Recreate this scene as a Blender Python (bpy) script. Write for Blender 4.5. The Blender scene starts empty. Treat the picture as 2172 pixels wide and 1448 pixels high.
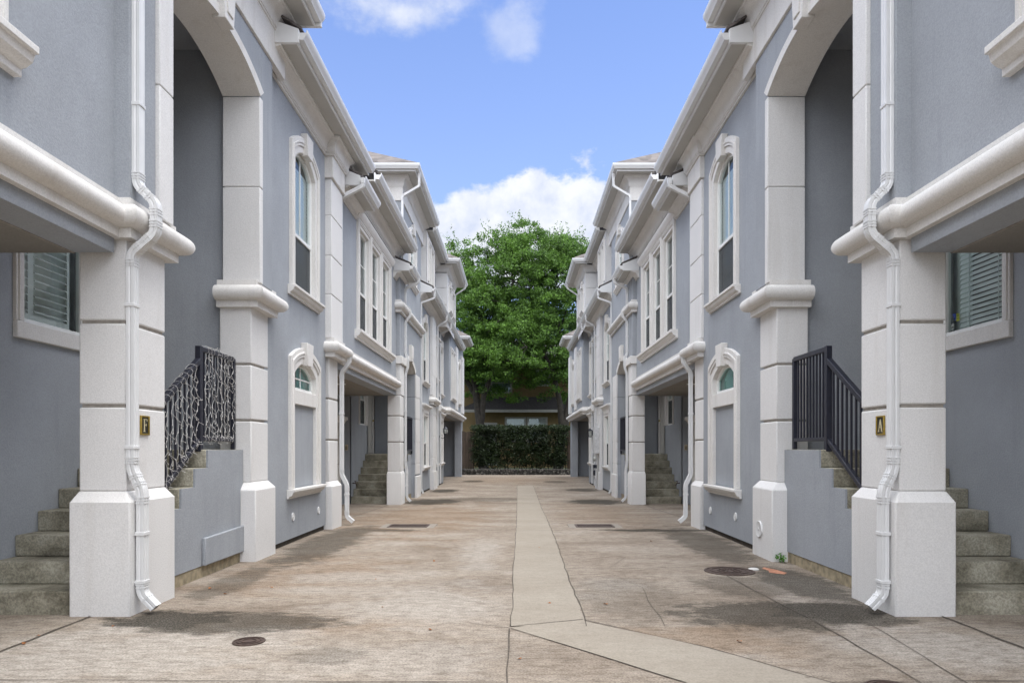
import bpy, bmesh, math, random
from mathutils import Vector, Matrix
random.seed(7)
C = bpy.context.scene.collection
PI = math.pi

# ------------------------------------------------------------------ materials
def new_mat(name):
    m = bpy.data.materials.new(name); m.use_nodes = True
    nt = m.node_tree; nt.nodes.clear()
    out = nt.nodes.new('ShaderNodeOutputMaterial')
    b = nt.nodes.new('ShaderNodeBsdfPrincipled')
    nt.links.new(b.outputs[0], out.inputs[0])
    return m, nt, b, out

def N(nt, t, **kw):
    n = nt.nodes.new(t)
    for k, v in kw.items():
        if k == 'ins':
            for a, b in v.items():
                if hasattr(b, 'is_output') or isinstance(b, bpy.types.NodeSocket): nt.links.new(b, n.inputs[a])
                else: n.inputs[a].default_value = b
        else: setattr(n, k, v)
    return n

def math_(nt, op, a, b=None, clamp=False):
    n = nt.nodes.new('ShaderNodeMath'); n.operation = op; n.use_clamp = clamp
    for i, v in enumerate((a, b)):
        if v is None: continue
        if isinstance(v, bpy.types.NodeSocket): nt.links.new(v, n.inputs[i])
        else: n.inputs[i].default_value = v
    return n.outputs[0]

def pos(nt):
    return nt.nodes.new('ShaderNodeNewGeometry').outputs['Position']

def noise(nt, vec, scale, detail=4, rough=.55, stretch=None):
    if stretch:
        mp = N(nt, 'ShaderNodeMapping', ins={'Vector': vec}); mp.inputs['Scale'].default_value = stretch
        vec = mp.outputs[0]
    n = N(nt, 'ShaderNodeTexNoise', ins={'Vector': vec, 'Scale': scale, 'Detail': detail, 'Roughness': rough})
    return n.outputs['Fac']

def ramp(nt, fac, stops):
    r = nt.nodes.new('ShaderNodeValToRGB'); nt.links.new(fac, r.inputs[0])
    e = r.color_ramp.elements
    e[0].position = stops[0][0]; e[0].color = (*stops[0][1], 1)
    e[1].position = stops[-1][0]; e[1].color = (*stops[-1][1], 1)
    for p, c in stops[1:-1]:
        x = e.new(p); x.color = (*c, 1)
    return r.outputs[0]

def mixc(nt, fac, a, b, mode='MIX'):
    n = nt.nodes.new('ShaderNodeMix'); n.data_type = 'RGBA'; n.blend_type = mode
    for i, v in ((0, fac), (6, a), (7, b)):
        if isinstance(v, bpy.types.NodeSocket): nt.links.new(v, n.inputs[i])
        elif i == 0: n.inputs[0].default_value = v
        else: n.inputs[i].default_value = (*v, 1)
    return n.outputs[2]

def bump(nt, b, h, strength, dist=.004):
    n = N(nt, 'ShaderNodeBump', ins={'Height': h, 'Strength': strength, 'Distance': dist})
    nt.links.new(n.outputs[0], b.inputs['Normal'])

def sc(c, k): return tuple(min(1, x * k) for x in c)

def stucco(name, col, grain=85, bs=.5, var=.07, dirt=(.25, .22, .18)):
    m, nt, b, _ = new_mat(name); p = pos(nt)
    big = noise(nt, p, 1.1, 5, .6); streak = noise(nt, p, 2.2, 4, .6, (2.5, 2.5, .25))
    fine = noise(nt, p, grain, 3, .7)
    c = ramp(nt, big, [(.3, sc(col, 1 - var)), (.7, sc(col, 1 + var))])
    f = ramp(nt, fine, [(.36, (.90,) * 3), (.62, (1.05,) * 3)])
    c = mixc(nt, 1.0, c, f, 'MULTIPLY')
    s = math_(nt, 'MULTIPLY', math_(nt, 'SUBTRACT', streak, .54, True), 1.8)
    c = mixc(nt, s, c, dirt)
    nt.links.new(c, b.inputs['Base Color']); b.inputs['Roughness'].default_value = .9
    b.inputs['Specular IOR Level'].default_value = .25
    bump(nt, b, fine, bs, .006)
    return m

def plain(name, col, rough=.5, metal=0, var=.08, scale=6, bs=0, grain=60, spec=.5):
    m, nt, b, _ = new_mat(name); p = pos(nt)
    n = noise(nt, p, scale, 4)
    c = ramp(nt, n, [(.3, sc(col, 1 - var)), (.7, sc(col, 1 + var))])
    nt.links.new(c, b.inputs['Base Color'])
    b.inputs['Roughness'].default_value = rough; b.inputs['Metallic'].default_value = metal
    b.inputs['Specular IOR Level'].default_value = spec
    if bs: bump(nt, b, noise(nt, p, grain, 3, .6), bs, .004)
    return m

WHITE = (.705, .692, .675)
M = {}
M['white'] = stucco('white_stucco', WHITE, 95, .32, .03, (.55, .52, .48))
M['trim'] = stucco('cream_trim_stucco', (.70, .68, .65), 80, .3, .03, (.48, .44, .39))
M['gray'] = stucco('blue_gray_stucco', (.338, .356, .380), 75, .6, .085, (.25, .265, .29))
M['soffit'] = plain('soffit_board', (.46, .445, .41), .7, 0, .04, 3, .1)
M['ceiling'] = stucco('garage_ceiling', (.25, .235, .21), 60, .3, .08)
M['metal'] = plain('white_gutter_metal', (.68, .68, .675), .42, 0, .03, 5)
M['vinyl'] = plain('white_vinyl', (.80, .80, .77), .4, 0, .03, 5)
M['blind'] = plain('blind_slat', (.80, .84, .82), .5, 0, .04, 5)
M['curtain'] = plain('curtain_cloth', (.78, .84, .80), .8, 0, .08, 9)
M['iron'] = plain('black_iron', (.018, .019, .03), .38, 0, .2, 20)
M['void'] = plain('dark_void', (.012, .012, .013), .9, 0, .2, 4)
M['room'] = plain('dim_room', (.20, .22, .21), .9, 0, .2, 1.5)
M['foot'] = plain('foundation', (.055, .045, .035), .95, 0, .4, 8, .5, 40)
M['step'] = None
M['cast'] = plain('cast_iron', (.075, .05, .04), .6, .3, .4, 40, .4, 90)
M['brass'] = plain('brass', (.42, .30, .07), .35, .8, .2, 40)
M['plate'] = plain('plaque_black', (.015, .014, .012), .35)
M['gold'] = plain('letter_gold', (.75, .66, .42), .4, .3)
M['door'] = plain('door_paint', (.62, .60, .55), .5, 0, .04, 5)
M['beige'] = plain('beige_plastic', (.55, .45, .30), .5)
M['wire'] = plain('white_wire', (.66, .64, .61), .45)
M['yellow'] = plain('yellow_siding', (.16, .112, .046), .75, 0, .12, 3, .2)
M['ytrim'] = plain('house_trim', (.30, .295, .275), .6)
M['lampglass'] = plain('lamp_glass', (.35, .36, .33), .12, 0, .15, 12)
M['decalyellow'] = plain('yellow_sticker', (.62, .58, .03), .5)
M['decalblue'] = plain('blue_sticker', (.03, .08, .45), .5)
M['meter'] = plain('meter_gray', (.55, .55, .55), .5, 0, .15, 12)
M['deadleaf'] = plain('dead_leaf', (.30, .11, .03), .8, 0, .4, 30)
M['bark'] = plain('bark', (.034, .029, .023), .95, 0, .45, 5, 1.0, 14)
M['weed'] = plain('weed_leaf', (.06, .18, .02), .6, 0, .3, 20)

def concrete_step():
    m, nt, b, _ = new_mat('step_concrete'); p = pos(nt)
    a = noise(nt, p, 3.0, 6, .65); f = noise(nt, p, 60, 3, .7); st = noise(nt, p, 5, 4, .6, (1, 1, 6))
    c = ramp(nt, a, [(.34, (.14, .126, .09)), (.5, (.30, .278, .21)), (.66, (.43, .405, .325))])
    c = mixc(nt, 1, c, ramp(nt, f, [(.4, (.72,) * 3), (.6, (1.12,) * 3)]), 'MULTIPLY')
    c = mixc(nt, math_(nt, 'MULTIPLY', math_(nt, 'SUBTRACT', st, .6, True), 2.5), c, (.12, .11, .085))
    nt.links.new(c, b.inputs['Base Color']); b.inputs['Roughness'].default_value = .92
    bump(nt, b, f, .5, .006); return m
M['step'] = concrete_step()

def glass_mat():
    m, nt, b, out = new_mat('window_glass')
    nt.nodes.remove(b)
    gl = N(nt, 'ShaderNodeBsdfGlossy', ins={'Color': (.92, .96, .97, 1), 'Roughness': .015})
    tr = N(nt, 'ShaderNodeBsdfTransparent', ins={'Color': (.92, .985, .97, 1)})
    fr = N(nt, 'ShaderNodeFresnel', ins={'IOR': 1.5})
    p = pos(nt)
    w = noise(nt, p, 1.7, 2)
    bn = N(nt, 'ShaderNodeBump', ins={'Height': w, 'Strength': .12, 'Distance': .02})
    nt.links.new(bn.outputs[0], gl.inputs['Normal'])
    f = math_(nt, 'ADD', math_(nt, 'MULTIPLY', fr.outputs[0], .75), .03, True)
    mx = N(nt, 'ShaderNodeMixShader', ins={0: f, 1: tr.outputs[0], 2: gl.outputs[0]})
    nt.links.new(mx.outputs[0], out.inputs[0]); return m
M['glass'] = glass_mat()
def mesh_screen():
    m, nt, b, out = new_mat('insect_mesh'); b.inputs['Base Color'].default_value = (.085, .09, .092, 1); b.inputs['Roughness'].default_value = .8
    t = N(nt, 'ShaderNodeBsdfTransparent'); mx = N(nt, 'ShaderNodeMixShader', ins={0: .5, 1: b.outputs[0], 2: t.outputs[0]}); nt.links.new(mx.outputs[0], out.inputs[0]); return m
M['screen'] = mesh_screen()
M['tealglass'] = glass_mat(); M['tealglass'].name = 'tinted_glass'
M['tealglass'].node_tree.nodes['Transparent BSDF'].inputs[0].default_value = (.58, .90, .86, 1)

def shingles():
    m, nt, b, _ = new_mat('roof_shingle'); p = pos(nt)
    w = N(nt, 'ShaderNodeTexWave', wave_type='BANDS', bands_direction='Z', wave_profile='SAW', ins={'Vector': p, 'Scale': 3.4, 'Distortion': .3, 'Detail': 2, 'Detail Scale': 3})
    v = N(nt, 'ShaderNodeTexVoronoi', ins={'Vector': p, 'Scale': 5.5})
    c = ramp(nt, v.outputs['Color'], [(.1, (.075, .066, .062)), (.9, (.165, .145, .135))])
    c = mixc(nt, 1, c, ramp(nt, w.outputs['Fac'], [(.0, (.42,) * 3), (.22, (1,) * 3), (1, (1.05,) * 3)]), 'MULTIPLY')
    nt.links.new(c, b.inputs['Base Color']); b.inputs['Roughness'].default_value = .95
    bump(nt, b, w.outputs['Fac'], .8, .02); return m
M['shingle'] = shingles()

M['darkroof'] = plain('dark_roof_shingle', (.045, .042, .042), .95, 0, .3, 9, .4, 12)

def foliage(name, dark, light, trans=.25):
    m, nt, b, out = new_mat(name)
    g = nt.nodes.new('ShaderNodeNewGeometry')
    big = noise(nt, g.outputs['Position'], .9, 3)
    f = math_(nt, 'ADD', math_(nt, 'MULTIPLY', g.outputs['Random Per Island'], .6), math_(nt, 'MULTIPLY', math_(nt, 'SUBTRACT', big, .25), 1.1))
    c = ramp(nt, f, [(.15, dark), (.6, tuple((a + b_) / 2 for a, b_ in zip(dark, light))), (1., light)])
    nt.links.new(c, b.inputs['Base Color']); b.inputs['Roughness'].default_value = .55
    b.inputs['Specular IOR Level'].default_value = .35
    t = N(nt, 'ShaderNodeBsdfTranslucent'); nt.links.new(c, t.inputs[0])
    mx = N(nt, 'ShaderNodeMixShader', ins={0: trans, 1: b.outputs[0], 2: t.outputs[0]})
    nt.links.new(mx.outputs[0], out.inputs[0]); return m
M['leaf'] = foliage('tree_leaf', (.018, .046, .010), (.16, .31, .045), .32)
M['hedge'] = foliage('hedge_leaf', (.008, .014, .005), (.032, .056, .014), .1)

# stains: (x, y, rx, ry, strength)
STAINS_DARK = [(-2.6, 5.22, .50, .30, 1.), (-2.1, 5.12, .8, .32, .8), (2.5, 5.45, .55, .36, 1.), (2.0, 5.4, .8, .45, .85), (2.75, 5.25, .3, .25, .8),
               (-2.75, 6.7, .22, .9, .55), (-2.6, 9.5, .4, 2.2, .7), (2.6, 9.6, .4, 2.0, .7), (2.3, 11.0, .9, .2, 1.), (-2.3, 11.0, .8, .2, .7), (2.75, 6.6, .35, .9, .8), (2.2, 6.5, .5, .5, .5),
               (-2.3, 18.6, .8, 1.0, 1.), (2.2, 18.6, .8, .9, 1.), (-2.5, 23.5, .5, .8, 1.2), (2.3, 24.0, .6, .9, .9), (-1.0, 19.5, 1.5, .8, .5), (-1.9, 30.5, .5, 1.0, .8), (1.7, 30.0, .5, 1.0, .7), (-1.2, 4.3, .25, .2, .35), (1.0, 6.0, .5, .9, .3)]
STAINS_TAN = [(-1.9, 14, 1.6, 4.5, .55), (1.9, 15, 1.3, 4, .35), (-2.2, 7.2, 1.0, 1.3, .5), (0, 32, 3, 5, .4), (1.3, 4.6, .7, .5, .5), (-1.1, 5.1, .9, .35, .5)]
STAINS_LIGHT = [(-.8, 5.7, .8, 1.0, .75), (-2.5, 4.4, 1.3, .8, .9), (-.8, 4.2, .9, .5, .6), (-.45, 8.6, .3, 1.4, .7), (2.8, 4.5, .8, .6, .75), (-1.7, 6.9, .9, .35, .6), (2.75, 6.1, .3, 1.2, .5), (.95, 6.6, .35, .35, .5), (-1.6, 6.3, .7, .25, .5), (2.42, 5.0, .20, 1.9, .55), (-2.0, 3.7, 1.5, .5, .6)]
def drive_mat(name, strip=False):
    m, nt, b, _ = new_mat(name); p = pos(nt)
    mid = noise(nt, p, 1.3, 6, .62, (.55, 1, 1)); fine = noise(nt, p, 70, 4, .75); gr = noise(nt, p, 14, 5, .7, (.6, 1, 1))
    if strip:
        c = ramp(nt, mid, [(.3, (.27, .235, .19)), (.7, (.325, .29, .24))])
    else:
        c = ramp(nt, mid, [(.30, (.175, .140, .108)), (.45, (.248, .206, .164)), (.58, (.298, .256, .21)), (.74, (.352, .32, .28))])
    def blobs(lst, edge, amp=3.0, inner=.35):
        tot = None
        for x, y, rx, ry, s in lst:
            v = N(nt, 'ShaderNodeVectorMath', operation='SUBTRACT', ins={0: p, 1: (x, y, 0)})
            v = N(nt, 'ShaderNodeVectorMath', operation='MULTIPLY', ins={0: v.outputs[0], 1: (1 / rx, 1 / ry, 0)})
            v = N(nt, 'ShaderNodeVectorMath', operation='LENGTH', ins={0: v.outputs[0]})
            d = math_(nt, 'ADD', v.outputs['Value'], math_(nt, 'MULTIPLY', math_(nt, 'SUBTRACT', edge, .5), amp))
            mr = N(nt, 'ShaderNodeMapRange', interpolation_type='SMOOTHSTEP', ins={0: d, 1: 1.2, 2: inner, 3: 0., 4: min(s, 1.)})
            tot = mr.outputs[0] if tot is None else math_(nt, 'MAXIMUM', tot, mr.outputs[0])
        return tot
    e1 = noise(nt, p, 2.6, 6, .68, (.6, 1, 1))
    if not strip:
        c = mixc(nt, blobs(STAINS_TAN, e1), c, (.23, .158, .10))
        c = mixc(nt, blobs(STAINS_LIGHT, e1), c, (.352, .32, .28))
    c = mixc(nt, .8 if not strip else .22, c, ramp(nt, gr, [(.36, (.72, .70, .68)), (.50, (1.,) * 3), (.62, (1.12,) * 3)]), 'MULTIPLY')
    c = mixc(nt, .9 if not strip else .35, c, ramp(nt, fine, [(.40, (.60, .58, .56)), (.50, (1.,) * 3), (.60, (1.16,) * 3)]), 'MULTIPLY')
    stk = noise(nt, p, 26, 5, .7, (.3, 1, 1))
    c = mixc(nt, .85 if not strip else .2, c, ramp(nt, stk, [(.38, (.74, .72, .70)), (.5, (1.,) * 3), (.62, (1.12,) * 3)]), 'MULTIPLY')
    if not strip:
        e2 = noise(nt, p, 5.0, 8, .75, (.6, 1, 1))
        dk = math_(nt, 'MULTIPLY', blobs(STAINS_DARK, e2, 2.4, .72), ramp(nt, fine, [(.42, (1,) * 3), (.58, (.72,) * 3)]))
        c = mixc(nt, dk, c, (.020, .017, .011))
    else:
        c = mixc(nt, math_(nt, 'MULTIPLY', blobs(STAINS_DARK, e1), .25), c, (.1, .085, .06))
    spots = N(nt, 'ShaderNodeTexVoronoi', ins={'Vector': p, 'Scale': 1.6})
    sp = N(nt, 'ShaderNodeMapRange', ins={0: spots.outputs['Distance'], 1: .035, 2: .02, 3: 0., 4: .55})
    c = mixc(nt, sp.outputs[0], c, (.1, .08, .06))
    nt.links.new(c, b.inputs['Base Color']); b.inputs['Roughness'].default_value = .93
    b.inputs['Specular IOR Level'].default_value = .3
    bump(nt, b, fine, .35, .005); return m
M['drive'] = drive_mat('driveway_concrete'); M['strip'] = drive_mat('pale_concrete', True)
M['curb'] = plain('tan_curb_concrete', (.30, .25, .165), .95, 0, .35, 14, .8, 40)
M['paint'] = plain('faded_orange_paint', (.42, .19, .11), .9, 0, .35, 25)
M['joint'] = plain('joint_dirt', (.085, .07, .055), .95, 0, .4, 30)
M['patch'] = plain('patched_concrete', (.24, .212, .18), .95, 0, .1, 8, .3, 70)

def stone_mat():
    m, nt, b, _ = new_mat('rubble_stone'); p = pos(nt)
    v = N(nt, 'ShaderNodeTexVoronoi', ins={'Vector': p, 'Scale': 9})
    c = ramp(nt, v.outputs['Color'], [(.1, (.05, .047, .042)), (.9, (.17, .16, .14))])
    c = mixc(nt, N(nt, 'ShaderNodeMapRange', ins={0: v.outputs['Distance'], 1: .3, 2: .6, 3: 0., 4: 1.}).outputs[0], c, (.03, .028, .025))
    nt.links.new(c, b.inputs['Base Color']); b.inputs['Roughness'].default_value = .95
    bump(nt, b, v.outputs['Distance'], -1, .05); return m
M['stone'] = stone_mat()
def wood_mat():
    m, nt, b, _ = new_mat('weathered_fence_wood'); p = pos(nt)
    n = noise(nt, p, 12, 5, .65, (1, 1, .12))
    nt.links.new(ramp(nt, n, [(.3, (.03, .022, .017)), (.7, (.105, .075, .055))]), b.inputs['Base Color'])
    b.inputs['Roughness'].default_value = .9; bump(nt, b, n, .5, .01); return m
M['wood'] = wood_mat()
def earth_mat():
    m, nt, b, _ = new_mat('earth_and_grass'); p = pos(nt)
    nt.links.new(ramp(nt, noise(nt, p, .8, 8, .7), [(.3, (.035, .05, .018)), (.7, (.085, .10, .04))]), b.inputs['Base Color'])
    b.inputs['Roughness'].default_value = 1; return m
M['earth'] = earth_mat()
M['road'] = plain('asphalt', (.055, .055, .057), .9, 0, .15, 3, .4, 80)

# ------------------------------------------------------------------ mesh builder
ORG = {}
class MB:
    """collects geometry in (s, y, z): s = distance from the lane's middle line"""
    def __init__(self): self.v = []; self.f = []
    def add(self, vs, fs):
        o = len(self.v); self.v += [tuple(p) for p in vs]; self.f += [tuple(i + o for i in f) for f in fs]; return self
    def box(self, s0, s1, y0, y1, z0, z1):
        vs = [(s, y, z) for z in (z0, z1) for y in (y0, y1) for s in (s0, s1)]
        return self.add(vs, [(0, 2, 3, 1), (4, 5, 7, 6), (0, 1, 5, 4), (2, 6, 7, 3), (0, 4, 6, 2), (1, 3, 7, 5)])
    def frustum(self, a, za, b, zb):   # a, b = (s0,s1,y0,y1)
        vs = [(a[0], a[2], za), (a[1], a[2], za), (a[1], a[3], za), (a[0], a[3], za), (b[0], b[2], zb), (b[1], b[2], zb), (b[1], b[3], zb), (b[0], b[3], zb)]
        return self.add(vs, [(3, 2, 1, 0), (4, 5, 6, 7), (0, 1, 5, 4), (1, 2, 6, 5), (2, 3, 7, 6), (3, 0, 4, 7)])
    def rings(self, rs, closed=True, caps=True):
        n = len(rs[0]); vs = [p for r in rs for p in r]; fs = []
        for k in range(len(rs) - 1):
            for i in range(n if closed else n - 1):
                j = (i + 1) % n
                fs.append((k * n + i, k * n + j, (k + 1) * n + j, (k + 1) * n + i))
        if caps and closed:
            fs.append(tuple(range(n - 1, -1, -1))); fs.append(tuple((len(rs) - 1) * n + i for i in range(n)))
        return self.add(vs, fs)
    def sweep(self, path, prof):       # plan path [(s,y)], profile [(outward, z)]; outward = toward the lane when path runs +y
        nr = []
        for (a, b) in zip(path[:-1], path[1:]):
            d = (b[0] - a[0], b[1] - a[1]); l = math.hypot(*d); nr.append((-d[1] / l, d[0] / l))
        rs = []
        for i, p in enumerate(path):
            if i == 0: m = nr[0]
            elif i == len(path) - 1: m = nr[-1]
            else:
                a, b = nr[i - 1], nr[i]; k = 1 + a[0] * b[0] + a[1] * b[1]; m = ((a[0] + b[0]) / k, (a[1] + b[1]) / k)
            rs.append([(p[0] + m[0] * d, p[1] + m[1] * d, z) for d, z in prof])
        return self.rings(rs)
    def tube(self, pts, r, n=8, r1=None):
        pts = [Vector(p) for p in pts]; rs = []; up = None
        for i, p in enumerate(pts):
            t = (pts[min(i + 1, len(pts) - 1)] - pts[max(i - 1, 0)]).normalized()
            if up is None:
                up = Vector((0, 0, 1)) if abs(t.z) < .9 else Vector((1, 0, 0))
            u = t.cross(up)
            if u.length < 1e-4: u = t.cross(Vector((0, 1, 0)))
            u.normalize(); w = u.cross(t).normalized(); up = w
            rr = r if r1 is None else r + (r1 - r) * i / (len(pts) - 1)
            rs.append([p + (u * math.cos(2 * PI * k / n) + w * math.sin(2 * PI * k / n)) * rr for k in range(n)])
        return self.rings(rs)
    def lathe(self, c, prof, n=24, axis='z'):
        rs = []
        for r, h in prof:
            ring = []
            for k in range(n):
                a, b = r * math.cos(2 * PI * k / n), r * math.sin(2 * PI * k / n)
                ring.append((c[0] + a, c[1] + b, c[2] + h) if axis == 'z' else (c[0] + h, c[1] + a, c[2] + b))
            rs.append(ring)
        return self.rings(rs)
    def ribbon(self, inner, outer, s0, s1, close=False):   # (y,z) outlines -> raised moulding between planes s0 (front) and s1 (back)
        n = len(inner)
        A = [(s0, *p) for p in inner]; B = [(s0, *p) for p in outer]; D = [(s1, *p) for p in outer]; E = [(s1, *p) for p in inner]
        fs = []; rng = range(n if close else n - 1)
        for i in rng:
            j = (i + 1) % n
            fs += [(i, j, n + j, n + i), (n + i, n + j, 2 * n + j, 2 * n + i), (3 * n + i, 3 * n + j, j, i)]
        if not close:
            fs += [(0, n, 2 * n, 3 * n), (n - 1, 4 * n - 1, 3 * n - 1, 2 * n - 1)]
        return self.add(A + B + D + E, fs)
    def face(self, outline, s, y_z=True):
        return self.add([(s, *p) for p in outline], [tuple(range(len(outline)))])
    def plate(self, s, y0, y1, z0, z1, holes=(), depth=.1):
        ys = sorted({y0, y1, *[h[0] for h in holes], *[h[1] for h in holes]}); zs = sorted({z0, z1, *[h[2] for h in holes], *[h[3] for h in holes]})
        ys = [y for y in ys if y0 <= y <= y1]; zs = [z for z in zs if z0 <= z <= z1]
        vs = [(s, y, z) for y in ys for z in zs]; nz = len(zs); fs = []
        for i in range(len(ys) - 1):
            for j in range(nz - 1):
                cy, cz = (ys[i] + ys[i + 1]) / 2, (zs[j] + zs[j + 1]) / 2
                if any(h[0] < cy < h[1] and h[2] < cz < h[3] for h in holes): continue
                fs.append((i * nz + j, i * nz + j + 1, (i + 1) * nz + j + 1, (i + 1) * nz + j))
        self.add(vs, fs)
        for h in holes:
            a, b, c, d = h; q = [(a, c), (b, c), (b, d), (a, d)]
            self.add([(s, *p) for p in q] + [(s + depth, *p) for p in q], [(i, (i + 1) % 4, 4 + (i + 1) % 4, 4 + i) for i in range(4)])
        return self
    def rsweep(self, pts, w, d, y, ribs=True):   # downspout: path [(s,z)] at depth y, corrugated section
        sec = [(-d / 2, -w / 2), (-d / 2, w / 2), (d / 2, w / 2), (d / 2, -w / 2)]
        if ribs:
            g = .006; e = w / 2
            def side(a):
                return [(a, -e), (a, -e * .55), (a + (g if a < 0 else -g), -e * .42), (a, -e * .3), (a, e * .3), (a + (g if a < 0 else -g), e * .42), (a, e * .55), (a, e)]
            f = side(-d / 2); bk = side(d / 2)[::-1]; h = d / 2
            right = [(-h * .3, e), (0, e - g), (h * .3, e)]; left = [(h * .3, -e), (0, -e + g), (-h * .3, -e)]
            sec = f + right + bk + left
        nr = []
        for a, b in zip(pts[:-1], pts[1:]):
            t = (b[0] - a[0], b[1] - a[1]); l = math.hypot(*t); nr.append((-t[1] / l, t[0] / l))
        rs = []
        for i, p in enumerate(pts):
            if i == 0: m = nr[0]
            elif i == len(pts) - 1: m = nr[-1]
            else:
                a, b = nr[i - 1], nr[i]; k = 1 + a[0] * b[0] + a[1] * b[1]; m = ((a[0] + b[0]) / k, (a[1] + b[1]) / k)
            rs.append([(p[0] + m[0] * q, y + r, p[1] + m[1] * q) for q, r in sec])
        return self.rings(rs)
    def build(self, name, mat, parent=None, sx=1, org=None, bevel=0, ang=32, recalc=True):
        o3 = org or (ORG.get(parent.name) if parent else None) or (0, 0, 0)
        me = bpy.data.meshes.new(name)
        vs = [(sx * s - o3[0], y - o3[1], z - o3[2]) for s, y, z in self.v]
        me.from_pydata(vs, [], self.f if sx > 0 else [f[::-1] for f in self.f]); me.update()
        if recalc:
            bm = bmesh.new(); bm.from_mesh(me); bmesh.ops.recalc_face_normals(bm, faces=bm.faces); bm.to_mesh(me); bm.free()
        for p in me.polygons: p.use_smooth = True
        me.set_sharp_from_angle(angle=math.radians(ang))
        ms = mat if isinstance(mat, (list, tuple)) else [mat]
        for k in ms: me.materials.append(k)
        ob = bpy.data.objects.new(name, me); C.objects.link(ob)
        if parent: ob.parent = parent
        else: ob.location = o3
        ORG[ob.name] = o3
        if bevel:
            bv = ob.modifiers.new('soft_edge', 'BEVEL'); bv.width = bevel; bv.segments = 2; bv.limit_method = 'ANGLE'; bv.angle_limit = math.radians(40)
        return ob

def tag(o, label=None, cat=None, group=None, kind=None):
    if label: o['label'] = label
    if cat: o['category'] = cat
    if group: o['group'] = group
    if kind: o['kind'] = kind
    return o
def thing(name, loc, label, cat, group=None):
    o = bpy.data.objects.new(name, None); C.objects.link(o); o.location = loc; o.empty_display_size = .2
    ORG[o.name] = tuple(loc); return tag(o, label, cat, group)

def gz(y):
    t = min(1, max(0, (y - 10) / 7.5)); t = t * t * (3 - 2 * t); return -.135 * t

# ------------------------------------------------------------------ profiles
def roll_prof(z0, k=1.0, r=.085):
    """band moulding: fillet, half round, fillet; z0 = underside"""
    p = [(-.05, z0), (.055, z0), (.055, z0 + .075)]
    zc = z0 + .075 + r
    for i in range(13):
        a = -PI / 2 + PI * i / 12
        p.append((.072 + r * math.cos(a), zc + r * math.sin(a)))
    p += [(.04, z0 + .075 + 2 * r + .001), (.04, z0 + .075 + 2 * r + .07), (-.05, z0 + .075 + 2 * r + .07)]
    return p
def crown_prof(zt, h=.27, out=.2):
    """cove moulding under a soffit; zt = soffit height"""
    z0 = zt - h
    p = [(-.04, z0), (.03, z0), (.03, z0 + .03), (.045, z0 + .03), (.045, z0 + .055)]
    for i in range(9):
        a = PI / 2 * i / 8
        p.append((.055 + (out - .085) * (1 - math.cos(a)), z0 + .055 + (h - .095) * math.sin(a)))
    p += [(out - .03, zt - .032), (out, zt - .032), (out, zt - .001), (-.04, zt - .001)]
    return p

# ------------------------------------------------------------------ house parts
def eave(house, sx, path, zs, ov, back=3.2, crown=.27, slope=.62, name='roof', frieze=None, gut=True, lines=True):
    rf = MB().sweep(path, [(ov + .05, zs + .165), (ov + .05, zs + .195), (-back, zs + .195 + slope * (back + ov)), (-back, zs + .165 + slope * (back + ov))]) \
        .build(name, M['shingle'], house, sx)
    b = MB().sweep(path, [(-.06, zs), (ov - .018, zs), (ov - .018, zs + .03), (-.06, zs + .03)])
    b.build('soffit', M['soffit'], rf, sx)
    f = MB().sweep(path, [(ov - .018, zs - .012), (ov + .006, zs - .012), (ov + .006, zs + .165), (ov - .018, zs + .165)])
    f.build('fascia', M['metal'], rf, sx, bevel=.003)
    if gut:
        o = ov + .008
        g = MB().sweep(path, [(o, zs + .035), (o + .07, zs + .035), (o + .078, zs + .06), (o + .1, zs + .085), (o + .115, zs + .115), (o + .115, zs + .155), (o + .105, zs + .155), (o + .1, zs + .12), (o + .01, zs + .12), (o, zs + .155)])
        g.build('gutter', M['metal'], rf, sx)
    if crown: MB().sweep(path, crown_prof(zs, crown, min(.2, ov * .5))).build('crown_moulding', M['trim'], house, sx)
    if frieze: MB().sweep(path, [(-.04, frieze[0]), (.03, frieze[0]), (.03, frieze[1]), (-.04, frieze[1])]).build('frieze', M['trim'], house, sx, bevel=.006)
    return rf

def eave_end(rf, sx, s0, s1, y, zs, rise=.16, slope=.5):
    """boxed gable end closing an eave, facing the camera side"""
    q = [(s1, zs - .01), (s0, zs - .01), (s0, zs + rise + slope * (s0 - s1)), (s1, zs + rise)]
    MB().rings([[(s, y, z) for s, z in q], [(s, y + .05, z) for s, z in q]]).build('eave_end_board', M['metal'], rf, sx, bevel=.004)

def arch_pts(y0, y1, z0, z1, rise, n=14):
    zs = z1 - rise; pts = [(y0, z0), (y0, (z0 + zs) / 2)]
    h = (y1 - y0) / 2; yc = (y0 + y1) / 2
    if rise > 1e-3:
        R = (h * h + rise * rise) / (2 * rise); zc = z1 - R; a0 = math.asin(min(1, h / R))
        for i in range(n + 1):
            a = -a0 + 2 * a0 * i / n; pts.append((yc + R * math.sin(a), zc + R * math.cos(a)))
    else:
        for i in range(n + 1): pts.append((y0 + (y1 - y0) * i / n, z1))
    return pts + [(y1, (z0 + zs) / 2), (y1, z0)]

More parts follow.
